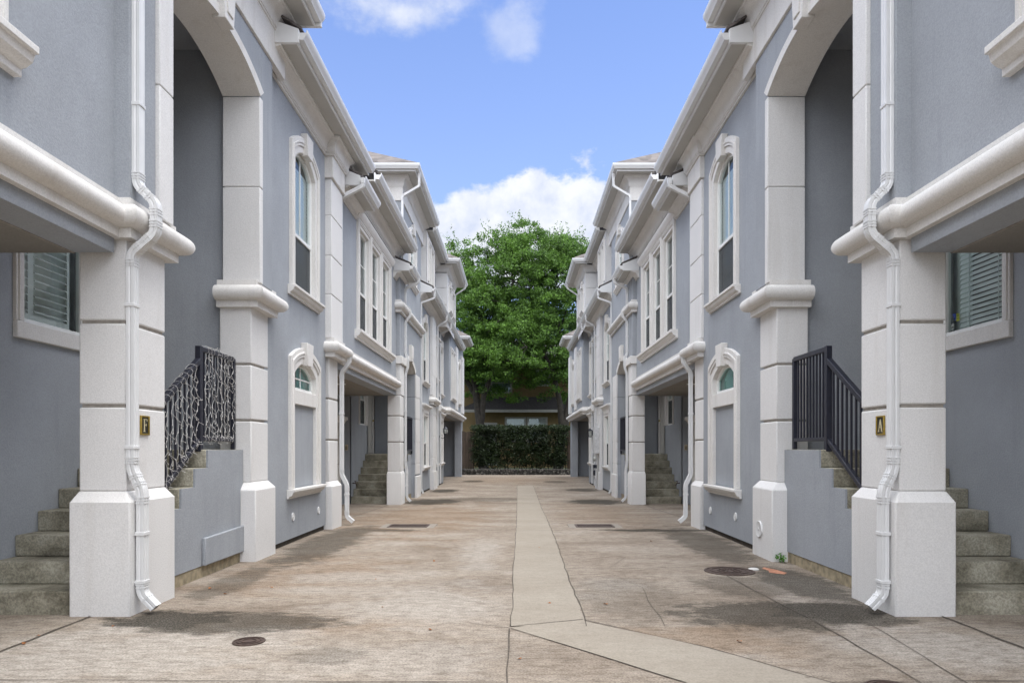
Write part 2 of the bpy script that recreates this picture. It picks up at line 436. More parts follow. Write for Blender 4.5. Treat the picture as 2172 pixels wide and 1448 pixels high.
def window(house, sx, s, y0, y1, z0, z1, rise=0, bw=.15, sill=True, key=False, rail=None, mun=(1, 1), blinds='slats', cornice=False, screen=True, panel=None, far=False, apron=False, glass='glass', proud=.05):
    """opening y0..y1, z0..z1 on wall plane s; returns the wall hole"""
    w = MB(); fr = .045; nseg = 4 if far else 14
    bot = z0
    inn = arch_pts(y0 - .004, y1 + .004, z0, z1 + .004, rise, nseg); i2 = arch_pts(y0 + fr, y1 - fr, z0 + fr, z1 - fr, rise * .9, nseg)
    w.ribbon(i2, inn, s + .03, s + .09)
    w.box(s + .03, s + .09, y0, y1, z0, z0 + fr)
    zr = rail
    if zr: w.box(s + .025, s + .085, y0 + fr, y1 - fr, zr - .025, zr + .025)
    ztop0 = zr or z0 + fr
    for k in range(1, mun[0] + 1):
        y = y0 + (y1 - y0) * k / (mun[0] + 1); w.box(s + .053, s + .075, y - .007, y + .007, ztop0, z1 - fr * .8)
    for k in range(1, mun[1] + 1):
        z = ztop0 + (z1 - rise * .5 - ztop0) * k / (mun[1] + 1); w.box(s + .054, s + .074, y0 + fr, y1 - fr, z - .011, z + .011)
    win = w.build('window', M['vinyl'], house, sx, bevel=0 if far else .004)
    # panes
    po = arch_pts(y0 + fr * .7, y1 - fr * .7, z0 + fr * .5, z1 - fr * .7, rise * .9, nseg)
    MB().face(po, s + .064).build('pane', M[glass], win, sx, recalc=False)
    if screen and zr:
        sc_ = MB().box(s + .042, s + .046, y0 + fr, y1 - fr, z0 + fr, zr - .025)
        sc_.build('insect_screen', M['screen'], win, sx)
    if blinds:
        b = MB(); zt = z1 - rise - .03 if rise < .3 else z1 - rise * .6
        if blinds == 'slats':
            st = .055 if not far else .11; z = z0 + .08
            while z < zt:
                b.add([(s + .10, y0 + .02, z), (s + .10, y1 - .02, z), (s + .109, y1 - .02, z + st * 1.06), (s + .109, y0 + .02, z + st * 1.06),
                       (s + .103, y0 + .02, z - .003), (s + .103, y1 - .02, z - .003), (s + .112, y1 - .02, z + st * 1.06 - .003), (s + .112, y0 + .02, z + st * 1.06 - .003)],
                      [(0, 1, 2, 3), (7, 6, 5, 4), (0, 4, 5, 1), (3, 2, 6, 7), (0, 3, 7, 4), (1, 5, 6, 2)]); z += st
            b.build('blinds', M['blind'], win, sx, ang=20)
        elif blinds == 'curtain':
            for a0, a1 in ((y0, y0 + (y1 - y0) * .42), (y0 + (y1 - y0) * .55, y1)):
                k = 14; ring = []
                for i in range(k + 1):
                    y = a0 + (a1 - a0) * i / k; ss = s + .14 + .03 * math.sin(i * 2.1); ring.append((ss, y))
                b.add([(a, y, z) for z in (z0, z1) for a, y in ring], [(i, i + 1, k + 2 + i, k + 1 + i) for i in range(k)])
            b.build('curtain', M['curtain'], win, sx, ang=60)
    # surround
    zb = panel if panel is not None else z0
    o1 = .055
    ar_i = arch_pts(y0 - .003, y1 + .003, zb, z1 + .003, rise, nseg)
    ar_m = arch_pts(y0 - bw * .5, y1 + bw * .5, zb, z1 + bw * .5 * (1.0 if rise else 1), rise * 1.05, nseg)
    ar_o = arch_pts(y0 - bw, y1 + bw, zb, z1 + bw * 1.15, rise * 1.1, nseg)
    sur = MB().ribbon(ar_i, ar_m, s - proud * .6, s + .06)
    sur.ribbon(ar_m, ar_o, s - proud, s + .03)
    if not far:
        for e in (y0 - bw, y1):
            pass
        sur.ribbon(arch_pts(y0 - bw * .8, y1 + bw * .8, zb, z1 + bw * .85, rise * 1.08, nseg), arch_pts(y0 - bw * .65, y1 + bw * .65, zb, z1 + bw * .7, rise * 1.06, nseg), s - proud - .012, s)
    if panel is not None:
        sur.box(s - proud * .6, s + .06, y0, y1, z0 - .20, z0 - .002)
    sur.build('surround', M['trim'], win, sx, bevel=0 if far else .006)
    if panel is not None:
        MB().box(s + .02, s + .06, y0, y1, zb, z0 - .20).build('panel', M['gray'], win, sx)
    if key:
        yc = (y0 + y1) / 2; t = z1 + bw * 1.15 + .07; bt = z1 - .03; a, c = .115, .155
        kk = MB(); sf = s - proud - .045
        q = [(yc - a, bt), (yc + a, bt), (yc + c, t), (yc - c, t)]
        kk.rings([[(sf, *p) for p in q], [(s, *p) for p in q]]); kk.build('keystone', M['trim'], win, sx, bevel=.008)
    if sill:
        ya, yb = y0 - bw - .07, y1 + bw + .07; zt = zb
        pr = [(.0, zt - .13), (.035, zt - .13), (.035, zt - .105)]
        for i in range(7):
            a = -PI / 2 + PI / 2 * i / 6; pr.append((.04 + .05 * math.cos(a), zt - .04 + .06 * math.sin(a)))
        pr += [(.115, zt - .038), (.115, zt - .002), (0, zt - .002)]
        MB().sweep([(s + .02, ya), (s - .0, ya), (s, yb), (s + .02, yb)][1:3], pr).build('sill', M['trim'], win, sx, bevel=0 if far else .005)
    if cornice:
        ya, yb = y0 - bw - .08, y1 + bw + .08; zt = z1 + bw * 1.15
        MB().sweep([(s + .02, ya), (s, ya + .0001), (s, yb), (s + .02, yb + .0001)], [(-.01, zt - .02), (.05, zt - .02), (.06, zt + .03), (.09, zt + .09), (.14, zt + .12), (.14, zt + .17), (-.01, zt + .20)]).build('cornice', M['trim'], win, sx)
    return (y0 - .004, y1 + .004, z0, z1 + .004)

def pier(house, sx, s0, s1, y0, y1, zg, zt, zb=.92, joints=(1.64, 2.30), pr=.07, prb=None, joint_mat=None):
    """rusticated column: s0 lane face, with splayed base"""
    zb1 = zb + .085
    zs = [zb1] + [j for j in joints if zb1 < j < zt] + [zt]
    col = MB()
    for a, b in zip(zs[:-1], zs[1:]):
        col.box(s0, s1, y0, y1, a + (.013 if a > zb1 else 0), b - (.013 if b < zt else 0))
    o = col.build('column', M['white'], house, sx, bevel=.012)
    MB().box(s0 + .016, s1 - .016, y0 + .016, y1 - .016, zb1, zt).build('joint_groove', M['groove'], o, sx)
    e = (s0 - pr, s1 + (pr if prb is None else prb), y0 - pr, y1 + (pr if prb is None else prb))
    bs = MB(); bs.frustum(e, zg, e, zb); bs.frustum(e, zb, (s0, s1, y0, y1), zb1)
    b2 = MB(); vs = [(e[0], e[2]), (e[1], e[2]), (e[1], e[3]), (e[0], e[3])]; t = [(s0, y0), (s1, y0), (s1, y1), (s0, y1)]
    b2.rings([[(a, b, zg) for a, b in vs], [(a, b, zb) for a, b in vs], [(a, b, zb1) for a, b in t]])
    b2.build('column_base', M['white'], o, sx, bevel=.012)
    return o

def downspout(house, sx, pts, y, w=.075, d=.055, straps=(), ribs=True):
    """path of (s,z) with rounded elbows"""
    P = [Vector(p) for p in pts]; out = [P[0]]
    for i in range(1, len(P) - 1):
        a, b, c = P[i - 1], P[i], P[i + 1]; r = min(.045, (a - b).length * .45, (c - b).length * .45)
        u = b + (a - b).normalized() * r; v = b + (c - b).normalized() * r
        for k in range(5):
            t = k / 4; out.append(u.lerp(b, t).lerp(b.lerp(v, t), t))
    out.append(P[-1])
    cr = MB().rsweep([tuple(p) for p in out], w, d, y, ribs)
    # elbow crimps
    for i in range(1, len(P) - 1):
        a, b, c = P[i - 1], P[i], P[i + 1]
        for q, sgn in ((a, 1), (c, -1)):
            t = (q - b).normalized(); L = (q - b).length
            for k in range(3):
                dd = .05 + k * .022
                if dd > L * .45: continue
                p = b + t * dd; n = Vector((-t.y, t.x)); h = d / 2 + .004
                q1 = p - t * .005; q2 = p + t * .005
                ring = lambda c_: [(c_.x + n.x * h, y - w / 2 - .004, c_.y + n.y * h), (c_.x + n.x * h, y + w / 2 + .004, c_.y + n.y * h), (c_.x - n.x * h, y + w / 2 + .004, c_.y - n.y * h), (c_.x - n.x * h, y - w / 2 - .004, c_.y - n.y * h)]
                cr.rings([ring(q1), ring(q2)])
    ds = cr.build('downspout', M['metal'], house, sx, ang=25)
    for s, z in straps:
        MB().box(s - d / 2 - .006, s + d / 2 + .012, y - w / 2 - .006, y + w / 2 + .006, z, z + .028).build('strap', M['metal'], ds, sx, bevel=.003)
    return ds

def arch_wall(house, sx, s0, s1, yA, yB, zsp, rise, yL, yR, ztop, trim=.10, keyw=.3, proud=.025):
    """wall above a segmental arch between yA..yB, wall front from yL..yR"""
    yc = (yA + yB) / 2; n = 20
    arc = [p for p in arch_pts(yA, yB, zsp - 1, zsp + rise, rise, n)][2:-2]
    g = MB()
    top = [(y, ztop) for y, z in arc]
    g.add([(s0, *p) for p in arc] + [(s0, *p) for p in top], [(i, i + 1, n + 2 + i, n + 1 + i) for i in range(n)])
    g.add([(s1, *p) for p in arc] + [(s1, *p) for p in top], [(i, i + 1, n + 2 + i, n + 1 + i) for i in range(n)])
    g.build('arch_wall', M['gray'], house, sx, recalc=False)
    # intrados and face trim
    t = MB()
    out = [p for p in arch_pts(yA - trim, yB + trim, zsp - 1, zsp + rise + trim, rise * 1.04, n)][2:-2]
    t.ribbon(arc, out, s0 - proud, s1)
    a = t.build('arch_surround', M['trim'], house, sx)
    a.data.set_sharp_from_angle(angle=math.radians(40))
    k = MB(); q = [(yc - keyw * .36, zsp + rise - .03), (yc + keyw * .36, zsp + rise - .03), (yc + keyw * .55, zsp + rise + .42), (yc - keyw * .55, zsp + rise + .42)]
    k.rings([[(s0 - proud - .06, *p) for p in q], [(s0 + .05, *p) for p in q]])
    q2 = [(y * .62 + yc * .38, zsp + rise + .05 + (z - zsp - rise + .03) * .72) for y, z in q]
    k.rings([[(s0 - proud - .075, *p) for p in q2], [(s0 - proud - .05, *p) for p in q2]])
    k.build('keystone', M['trim'], a, sx, bevel=.008)
    return a

def jamb(house, sx, s0, s1, y0, y1, z0, z1, joints=(), mat='white', name='jamb'):
    zs = [z0] + list(joints) + [z1]; b = MB()
    for a, c in zip(zs[:-1], zs[1:]): b.box(s0, s1, y0, y1, a + (.006 if a != z0 else 0), c - (.006 if c != z1 else 0))
    b.box(s0 + .012, s1 - .012, y0 + .012, y1 - .012, z0, z1)
    return b.build(name, M[mat], house, sx, bevel=.008)

def stairs(house, sx, s0, s1, ystart, zg, n=7, rise=.185, tread=.28, yend=8.0):
    b = MB()
    for k in range(n):
        b.box(s0, s1, ystart + tread * k, yend, zg + rise * k if k else zg - .2, zg + rise * (k + 1))
    for k in range(n - 1):   # nosing lip
        pass
    return b.build('staircase', M['step'], house, sx, bevel=.012)

def railing(sx, s, ymid, yend, zland, n_steps, label, group, rise=.185, tread=.28, ylow=5.5, slope=None):
    t = thing('stair_railing', (sx * s, ymid, zland), label, 'railing', group)
    sl = rise / tread; h = .019
    zt, zb = zland + 1.05, zland + .11
    p = MB(); p.box(s - .03, s + .03, ymid - .03, ymid + .03, zland - .02, zt + .02); p.build('post', M['iron'], t, sx, bevel=.004)
    p = MB(); p.box(s - .022, s + .022, yend - .045, yend, zland, zt); p.build('post', M['iron'], t, sx, bevel=.004)
    p = MB(); p.box(s - .025, s + .025, ymid + .03, yend - .045, zt - .035, zt + .015); p.build('top_rail', M['iron'], t, sx, bevel=.004)
    p = MB(); p.box(s - .02, s + .02, ymid + .03, yend - .045, zb - .02, zb + .02); p.build('bottom_rail', M['iron'], t, sx, bevel=.004)
    zA = zt - .14
    def bar(z_at, half, nm):
        a, b = (ymid - .03, z_at), (ylow, z_at - sl * (ymid - .03 - ylow))
        q = [(a[0], a[1] - half), (a[0], a[1] + half), (b[0], b[1] + half), (b[0], b[1] - half)]
        MB().rings([[(s - half * .9, *k) for k in q], [(s + half * .9, *k) for k in q]]).build(nm, M['iron'], t, sx, bevel=.004)
    bar(zA, .032, 'top_rail'); bar(zb - .02, .026, 'bottom_rail')
    n = 9
    for i in range(n):
        y = ymid + .03 + (yend - .045 - ymid - .03) * (i + 1) / (n + 1)
        MB().box(s - .009, s + .009, y - .009, y + .009, zb, zt - .03).build('baluster', M['iron'], t, sx)
    y = ymid - .03 - .092
    while y > ylow + .02:
        d = ymid - .03 - y
        MB().box(s - .009, s + .009, y - .009, y + .009, zb - .03 - sl * d, zA - sl * d).build('baluster', M['iron'], t, sx); y -= .092
    return t

def vent(house, sx, s, y, z, r):
    MB().lathe((s, y, z), [(r, .02), (r, -.008), (r * .93, -.014), (r * .86, -.010), (r * .2, -.012), (r * .12, -.018), (.001, -.018)], 24, 'x').build('vent_cover', M['metal'], house, sx)

def recessed_light(house, sx, s, y, z, r=.085):
    l = MB().lathe((s, y, z), [(r + .02, 0), (r + .02, -.008), (r, -.01), (r * .95, .0), (r * .9, .0)], 24).build('recessed_light', M['vinyl'], house, sx)
    MB().lathe((s, y, z), [(r * .9, -.001), (.001, -.001)], 24).build('lens', M['lampglass'], l, sx)

def garage_door(house, sx, s, y0, y1, zg, z1):
    b = MB(); n = 4; h = (z1 - zg) / n
    for k in range(n):
        b.box(s - .03, s + .02, y0, y1, zg + k * h + .004, zg + (k + 1) * h - .004)
        m = 6
        for i in range(m):
            ya = y0 + (y1 - y0) * i / m + .1; yb = y0 + (y1 - y0) * (i + 1) / m - .1
            b.box(s - .038, s - .02, ya, yb, zg + k * h + .09, zg + (k + 1) * h - .09)
    d = b.build('garage_door', M['door'], house, sx, bevel=.005)
    MB().sweep([(s - .05, y0 - .15), (s - .05, y1 + .12)], [(0, z1), (.05, z1), (.07, z1 + .05), (.13, z1 + .1), (.13, z1 + .17), (0, z1 + .2)]).build('cornice', M['trim'], d, sx)
    return d

def door(house, sx, s, y0, y1, z0, z1):
    d = MB(); d.box(s - .01, s + .05, y0, y1, z0, z1)
    for k in range(2):
        for i in range(3):
            ya = y0 + .12 + k * (y1 - y0 - .12) / 2; zb = z0 + .18 + i * (z1 - z0 - .2) / 3
            d.box(s - .018, s, ya, ya + (y1 - y0) / 2 - .18, zb, zb + (z1 - z0) / 3 - .16)
    d = d.build('door', M['door'], house, sx, bevel=.004)
    f = MB(); f.box(s - .05, s + .02, y0 - .13, y0 - .002, z0, z1 + .13); f.box(s - .05, s + .02, y1 + .002, y1 + .13, z0, z1 + .13); f.box(s - .045, s + .02, y0, y1, z1 + .002, z1 + .13)
    f.build('frame', M['trim'], d, sx, bevel=.006)
    MB().lathe((s - .07, y1 - .09, z0 + 1.0), [(.001, 0), (.02, .004), (.03, .02), (.025, .04), (.01, .05), (.01, .07)], 14, 'x').build('handle', M['brass'], d, sx)

def band(house, sx, path, z0, name='band_moulding'):
    return MB().sweep(path, roll_prof(z0)).build(name, M['trim'], house, sx, ang=40)

EXPOSURE = 1.5
M['groove'] = plain('groove_dirt', (.30, .275, .24), .95, 0, .2, 20)

def core(house, sx, *boxes):
    b = MB()
    for x in boxes: b.box(*x)
    return b.build('interior_wall', M['room'], house, sx)

def prism_yz(house, sx, name, mat, outline, s0, s1, bevel=.006):
    return MB().rings([[(s0, *p) for p in outline], [(s1, *p) for p in outline]]).build(name, M[mat], house, sx, bevel=bevel)

def stair_cheek(house, sx, s, ystart, yend, zg, n=7, rise=.185, tread=.28, z0=.12):
    q = [(yend, z0), (yend, zg + n * rise - .004)]
    for k in range(n, 0, -1):
        q += [(ystart + tread * (k - 1) + .004, zg + k * rise - .004)]
        q += [(ystart + tread * (k - 1) + .004, zg + (k - 1) * rise - .004)] if k > 1 else []
    q += [(ystart + .004, z0)]
    q = [p for p in q if p[1] >= z0 - 1e-6]
    prism_yz(house, sx, 'stair_side_wall', 'gray', q, s - .02, s, 0)
    MB().box(s - .012, s + .05, ystart, yend, -.3, z0).build('curb', M['curb'], house, sx, bevel=.01)

def near_house(sx):
    left = sx < 0
    H = thing('townhouse', (sx * 3.1, 5.3, 0), 'nearest blue-grey stucco townhouse whose white column carries the letter F plaque' if left else
              'nearest blue-grey stucco townhouse whose white column carries the letter A plaque', 'townhouse', 'stucco townhouses along the lane')
    # garage bay nearest the camera
    hb = []
    for i, y0 in enumerate((3.13, 1.95, .77)):
        hb.append(window(H, sx, 3.14, y0, y0 + .88, 3.81, 5.8, 0, .15, False, rail=4.56))
    MB().sweep([(3.14, .49), (3.14, 4.27)], [(-.02, 3.620), (.05, 3.620), (.05, 3.670), (.08, 3.680), (.12, 3.710), (.135, 3.760), (.16, 3.760), (.16, 3.808), (-.02, 3.808)]).build('window_sill', M['trim'], H, sx, bevel=.006)
    MB().sweep([(3.14, .49), (3.14, 4.27)], [(-.02, 5.97), (.07, 5.97), (.1, 6.02), (.13, 6.08), (.13, 6.12), (-.02, 6.14)]).build('window_head', M['trim'], H, sx, bevel=.006)
    w = MB(); w.plate(3.14, -.6, 5.33, 2.83, 6.75, hb, .14); w.box(3.145, 3.45, -.6, 5.325, 2.831, 2.94)
    w.plate(3.1, 8.40, 11.10, .07, 6.40, [(9.476, 10.484, .75, 2.54), (9.496, 10.444, 3.54, 5.57)], .14)
    w.box(3.02, 3.45, 5.33, 5.72, 3.24, 6.75)
    w.box(3.0, 3.42, 5.72, 5.948, 5.405, 6.75); w.box(3.0, 3.42, 7.952, 8.051, 5.405, 6.75); w.box(3.0, 3.42, 8.052, 8.40, 3.24, 6.75)
    # porch inside
    w.box(3.44, 4.6, 8.05, 8.2, 0, 6.2)
    w.plate(4.35, 5.3, 8.05, -.1, 6.2, [(6.016, 6.934, 2.42, 4.0), (7.12, 7.98, 1.297, 3.4)], .14)
    w.box(3.42, 8.5, 5.20, 5.33, 2.95, 6.2)
    w.build('wall', M['gray'], H, sx, bevel=.008)
    window(H, sx, 4.35, 6.02, 6.93, 2.42, 4.0, 0, .12, False, mun=(0, 0), blinds='' if left else '', proud=.03)
    win = [o for o in H.children if o.name.startswith('window') and 'sill' not in o.name and 'head' not in o.name][-1]
    MB().box(4.31, 4.38, 5.90, 7.05, 2.27, 2.418).build('sill', M['trim'], win, sx, bevel=.008)
    (MB().box(4.60, 4.605, 5.6, 7.4, 2.2, 4.1) if left else MB().box(4.53, 4.535, 6.70, 7.1, 2.3, 4.05)).build('shade', M['curtain'], win, sx)  # pale sheet added inside the window to lighten its dark gaps
    b = MB()
    if left:
        for a0, a1 in ((6.07, 6.20), (6.27, 6.74)):
            b.box(4.435, 4.455, a0 - .035, a0, 2.46, 3.98); b.box(4.435, 4.455, a1, a1 + .035, 2.46, 3.98); b.box(4.435, 4.455, a0, a1, 2.46, 2.53)
            z = 2.56
            while z < 3.95:
                b.rings([[(4.42, y, z - .012), (4.422, y, z - .004), (4.478, y, z + .026), (4.476, y, z + .018)] for y in (a0, a1)]); z += .072
        b.build('shutters', M['vinyl'], win, sx)
    else:
        z = 2.45
        while z < 3.95:
            b.rings([[(4.434, y, z), (4.438, y, z + .002), (4.458, y, z + .041), (4.454, y, z + .041)] for y in (6.07, 6.74)]); z += .047
        for y in (6.2, 6.6): b.box(4.432, 4.436, y - .004, y + .004, 2.45, 3.98)
        b.build('blinds', M['blind'], win, sx)
        st = MB(); st.box(4.4165, 4.418, 6.80, 6.845, 2.49, 2.55); st.build('sticker', M['wire'], win, sx)
        st = MB(); st.box(4.4155, 4.4164, 6.807, 6.835, 2.515, 2.525); st.box(4.4155, 4.4164, 6.815, 6.84, 2.505, 2.512); st.build('sticker_print', M['plate'], win, sx)
        st = MB(); q = [(6.72, 2.565), (6.765, 2.565), (6.765, 2.645), (6.72, 2.63)]; st.rings([[(4.4165, *p) for p in q], [(4.418, *p) for p in q]]); st.build('sticker', M['decalyellow'], win, sx)
        st = MB(); st.box(4.4155, 4.4164, 6.728, 6.757, 2.61, 2.625); st.box(4.4155, 4.4164, 6.73, 6.757, 2.585, 2.593); st.build('sticker_print', M['weed'], win, sx)
        st = MB(); q = [(6.77, 2.60), (6.785, 2.575), (6.80, 2.59), (6.815, 2.625), (6.83, 2.645), (6.80, 2.65), (6.78, 2.645), (6.77, 2.62)]; st.rings([[(4.4165, *p) for p in q], [(4.418, *p) for p in q]]); st.build('sticker', M['decalblue'], win, sx)
    door(H, sx, 4.40, 7.13, 7.97, 1.30, 3.38)
    MB().box(3.42, 4.6, 5.33, 8.05, 6.0, 6.2).build('porch_ceiling', M['gray'], H, sx)
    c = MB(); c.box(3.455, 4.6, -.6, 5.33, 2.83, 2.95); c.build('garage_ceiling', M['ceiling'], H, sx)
    MB().box(3.445, 3.46, -.6, 5.33, 2.826, 2.86).build('ceiling_joint', M['groove'], H, sx)
    recessed_light(H, sx, 3.9, 2.6, 2.83)
    garage_door(H, sx, 4.5, .1, 4.9, 0, 2.05)
    g = MB(); g.plate(4.5, -.6, 5.3, -.1, 2.83, [(.1, 4.9, 0, 2.05)], .1); g.box(4.36, 4.5, 5.15, 5.29, -.1, 2.829)
    g.box(3.3, 4.5, -.6, -.45, -.1, 2.829)
    g.build('garage_wall', M['gray'], H, sx)
    core(H, sx, (3.6, 8.5, -.6, 5.2, 2.96, 6.6), (4.66, 8.5, -.6, 5.2, -.2, 2.9), (4.75, 8.5, 5.3, 8.3, -.2, 6.4), (3.5, 8.5, 8.25, 11.75, -.2, 6.3))
    pier(H, sx, 3.07, 3.44, 5.37, 5.97, -.05, 2.96, .885, (1.64, 2.30), .07, .035)
    pier(H, sx, 3.09, 3.46, 7.96, 8.50, -.05, 2.96, .83, (1.635, 2.29), .085, .03)
    jamb(H, sx, 2.985, 3.42, 5.72, 5.95, 3.24, 5.40, (4.35,))
    jamb(H, sx, 2.985, 3.42, 7.95, 8.05, 3.24, 5.40, (4.35,))
    arch_wall(H, sx, 3.0, 3.42, 5.95, 7.95, 5.405, .25, 5.72, 8.4, 6.75)
    band(H, sx, [(3.14, -.6), (3.14, 5.36), (3.05, 5.36), (3.05, 6.0), (3.3, 6.0)], 2.945)
    pier(H, sx, 3.07, 3.3, -.6, -.05, -.05, 2.82, .885, (1.64, 2.30), .07, .0)
    band(H, sx, [(3.47, 7.95), (3.05, 7.95), (3.05, 8.52), (3.12, 8.52)], 2.945)
    window(H, sx, 3.1, 9.48, 10.48, 2.13, 2.53, .17, .20, True, True, None, (1, 1) if left else (0, 0), 'curtain', panel=.755, glass='tealglass')
    window(H, sx, 3.1, 9.50, 10.44, 3.54, 5.56, .2, .18, True, True, 4.34, (1, 0), 'slats')
    MB().box(3.13, 3.6, 8.4, 11.1, -.3, .075).build('foundation', M['foot'], H, sx)
    stairs(H, sx, 3.2, 4.35, 5.36, 0, yend=8.06)
    stair_cheek(H, sx, 3.2, 5.36, 7.95, 0)
    if left: prism_yz(H, sx, 'wall_ledge', 'gray', [(6.9, .12), (7.9, .12), (7.9, .42), (6.9, .40)], 3.14, 3.18, .01)
    for y, z in ((9.47, .365), (10.69, .343)): vent(H, sx, 3.1, y, z, .058)
    if not left: vent(H, sx, 3.0, 8.27, .335, .10)
    # roofs and gutters
    eave(H, sx, [(3.14, -.6), (3.14, 4.8)], 6.45, .42)  # eave above the view, added for the shade it casts
    u = eave(H, sx, [(3.0, 4.86), (3.0, 8.78)], 6.72, .42, frieze=(6.03, 6.42), crown=.30)
    eave_end(u, sx, 3.1, 2.5, 8.74, 6.72)
    l = eave(H, sx, [(3.1, 8.42), (3.1, 12.5)], 6.31, .40)
    eave_end(l, sx, 3.02, 2.68, 8.40, 6.31, .16, .35)
    downspout(H, sx, [(2.99, 6.75), (2.99, 3.38), (2.85, 3.24), (2.85, 3.0), (3.035, 2.84), (3.035, 1.14), (2.955, .97), (2.955, .16), (2.85, .05)], 5.40, .078, .06,
              [(2.99, 4.0), (3.035, 2.42), (3.035, 1.3), (2.955, .62), (2.955, .24)])
    return H

def mid_house(sx):
    left = sx < 0
    H = thing('townhouse', (sx * 3.1, 11.5, 0), 'blue-grey townhouse with a shingled hip roof between the letter F house and the round-lantern house' if left else
              'blue-grey townhouse with a shingled hip roof between the letter A house and the square-lantern house', 'townhouse', 'stucco townhouses along the lane')
    zo = -.14
    hb = [window(H, sx, 3.1, y0, y0 + .86, 3.60, 5.64, 0, .14, False, rail=4.42, mun=(1, 1), blinds='') for y0 in (13.38, 14.53, 15.68)]
    MB().sweep([(3.1, 13.08), (3.1, 16.86)], [(-.02, 3.43), (.045, 3.43), (.05, 3.47), (.09, 3.49), (.115, 3.54), (.14, 3.545), (.14, 3.598), (-.02, 3.598)]).build('window_sill', M['trim'], H, sx)
    MB().sweep([(3.1, 13.12), (3.1, 16.82)], [(-.02, 5.79), (.06, 5.79), (.09, 5.83), (.12, 5.88), (.12, 5.93), (-.02, 5.95)]).build('window_head', M['trim'], H, sx)
    w = MB(); w.plate(3.1, 11.74, 17.6, 2.69, 6.5, hb, .14); w.box(3.105, 3.4, 11.74, 17.64, 2.691, 2.80)
    hw = window(H, sx, 3.0, 19.15, 20.15, 6.0, 7.45, .2, .16, True, True, None, (1, 2), 'slats')
    w.plate(3.0, 17.9, 21.5, 4.2, 8.5, [hw], .14)
    w.box(3.0, 3.3, 17.9, 18.298, 3.5, 4.2); w.box(3.0, 3.3, 20.202, 21.5, 3.5, 4.2); w.box(3.004, 3.3, 17.62, 17.9, 3.72, 6.4)
    w.box(3.01, 8, 17.9, 18.0, 6.3, 8.5)
    w.box(3.0, 3.3, 20.25, 21.05, -.2, 3.5)
    w.box(3.3, 4.6, 21.05, 21.2, -.2, 4.3)
    w.plate(4.35, 17.86, 21.06, -.2, 4.3, [(18.946, 19.754, 1.98, 3.4), (20.05, 20.9, 1.16, 3.25)], .14)
    w.box(4.35, 4.6, 17.85, 17.98, -.2, 2.69)
    w.build('wall', M['gray'], H, sx, bevel=.008)
    window(H, sx, 4.35, 18.95, 19.75, 1.98, 3.4, 0, .12, False, rail=2.7, mun=(0, 0), proud=.03)
    door(H, sx, 4.40, 20.06, 20.88, 1.165, 3.22)
    MB().box(3.3, 4.6, 18.0, 21.1, 4.2, 4.3).build('porch_ceiling', M['gray'], H, sx)
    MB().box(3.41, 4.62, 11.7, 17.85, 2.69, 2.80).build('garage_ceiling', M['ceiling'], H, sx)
    MB().box(3.40, 3.414, 11.7, 17.64, 2.686, 2.72).build('ceiling_joint', M['groove'], H, sx)
    recessed_light(H, sx, 3.75, 14.6, 2.69)
    garage_door(H, sx, 4.5, 12.2, 17.4, -.1, 1.95)
    g = MB(); g.plate(4.5, 11.7, 17.85, -.2, 2.69, [(12.2, 17.4, -.1, 1.95)], .1); g.box(3.3, 4.5, 11.74, 11.84, -.1, 2.689)
    g.build('garage_wall', M['gray'], H, sx)
    core(H, sx, (3.6, 8.5, 11.8, 17.9, 2.81, 6.4), (4.7, 8.5, 11.8, 17.9, -.3, 2.8), (4.8, 8.5, 17.9, 21.3, -.3, 4.3), (3.55, 8.4, 18.05, 21.6, 4.32, 8.4), (3.4, 8.5, 21.2, 21.6, -.3, 4.3))
    p = pier(H, sx, 3.07, 3.3, 11.2, 11.74, -.05, 2.82, .685, (1.45, 2.13), .07, 0)
    up = MB()
    zs = [3.1, 3.81, 4.44, 5.09, 5.69]
    for a, b in zip(zs[:-1], zs[1:]): up.box(3.0, 3.2, 11.08, 11.78, a + .008, b - .008)
    up.box(3.012, 3.2, 11.092, 11.768, 3.1, 5.69)
    up.build('pilaster', M['white'], H, sx, bevel=.01)
    MB().box(2.965, 3.2, 11.045, 11.815, 5.69, 6.05).build('pilaster_cap', M['trim'], H, sx, bevel=.01)
    MB().sweep([(3.3, 11.04), (2.97, 11.04), (2.97, 11.82), (3.3, 11.82)], crown_prof(6.308, .27, .15)).build('crown_moulding', M['trim'], H, sx)
    band(H, sx, [(3.3, 11.14), (3.0, 11.14), (3.0, 11.77), (3.1, 11.77), (3.1, 17.55)], 2.80)
    # column at the stair, and its upper blocks
    pier(H, sx, 2.995, 3.33, 17.66, 18.19, -.3, 2.69, .64, (1.48, 2.16), .03, .02)
    MB().box(2.985, 3.2, 17.66, 18.19, 2.70, 3.5).build('pilaster', M['white'], H, sx, bevel=.01)
    MB().box(2.93, 3.2, 17.58, 18.27, 3.5, 3.7).build('pilaster_cap', M['trim'], H, sx, bevel=.012)
    arch_wall(H, sx, 3.0, 3.3, 18.3, 20.2, 3.505, .28, 18.2, 21.5, 4.2, .12, .3)
    j = jamb(H, sx, 2.96, 3.0, 20.2, 21.0, .55, 3.5, (.86, 1.51, 2.19, 2.83)); 
    MB().box(2.93, 3.0, 20.15, 21.03, -.3, .55 if not left else .5).build('jamb_base', M['white'], H, sx, bevel=.012)
    jamb(H, sx, 3.0, 3.31, 20.2, 20.25, -.2, 3.5, (.86, 1.51, 2.19, 2.83), 'gray')
    band(H, sx, [(3.3, 17.55), (3.0, 17.55), (3.0, 21.45)], 4.82)
    stairs(H, sx, 3.12, 4.35, 17.95, -.135, yend=21.06)
    stair_cheek(H, sx, 3.12, 18.2, 20.2, .03, 6, z0=.0)
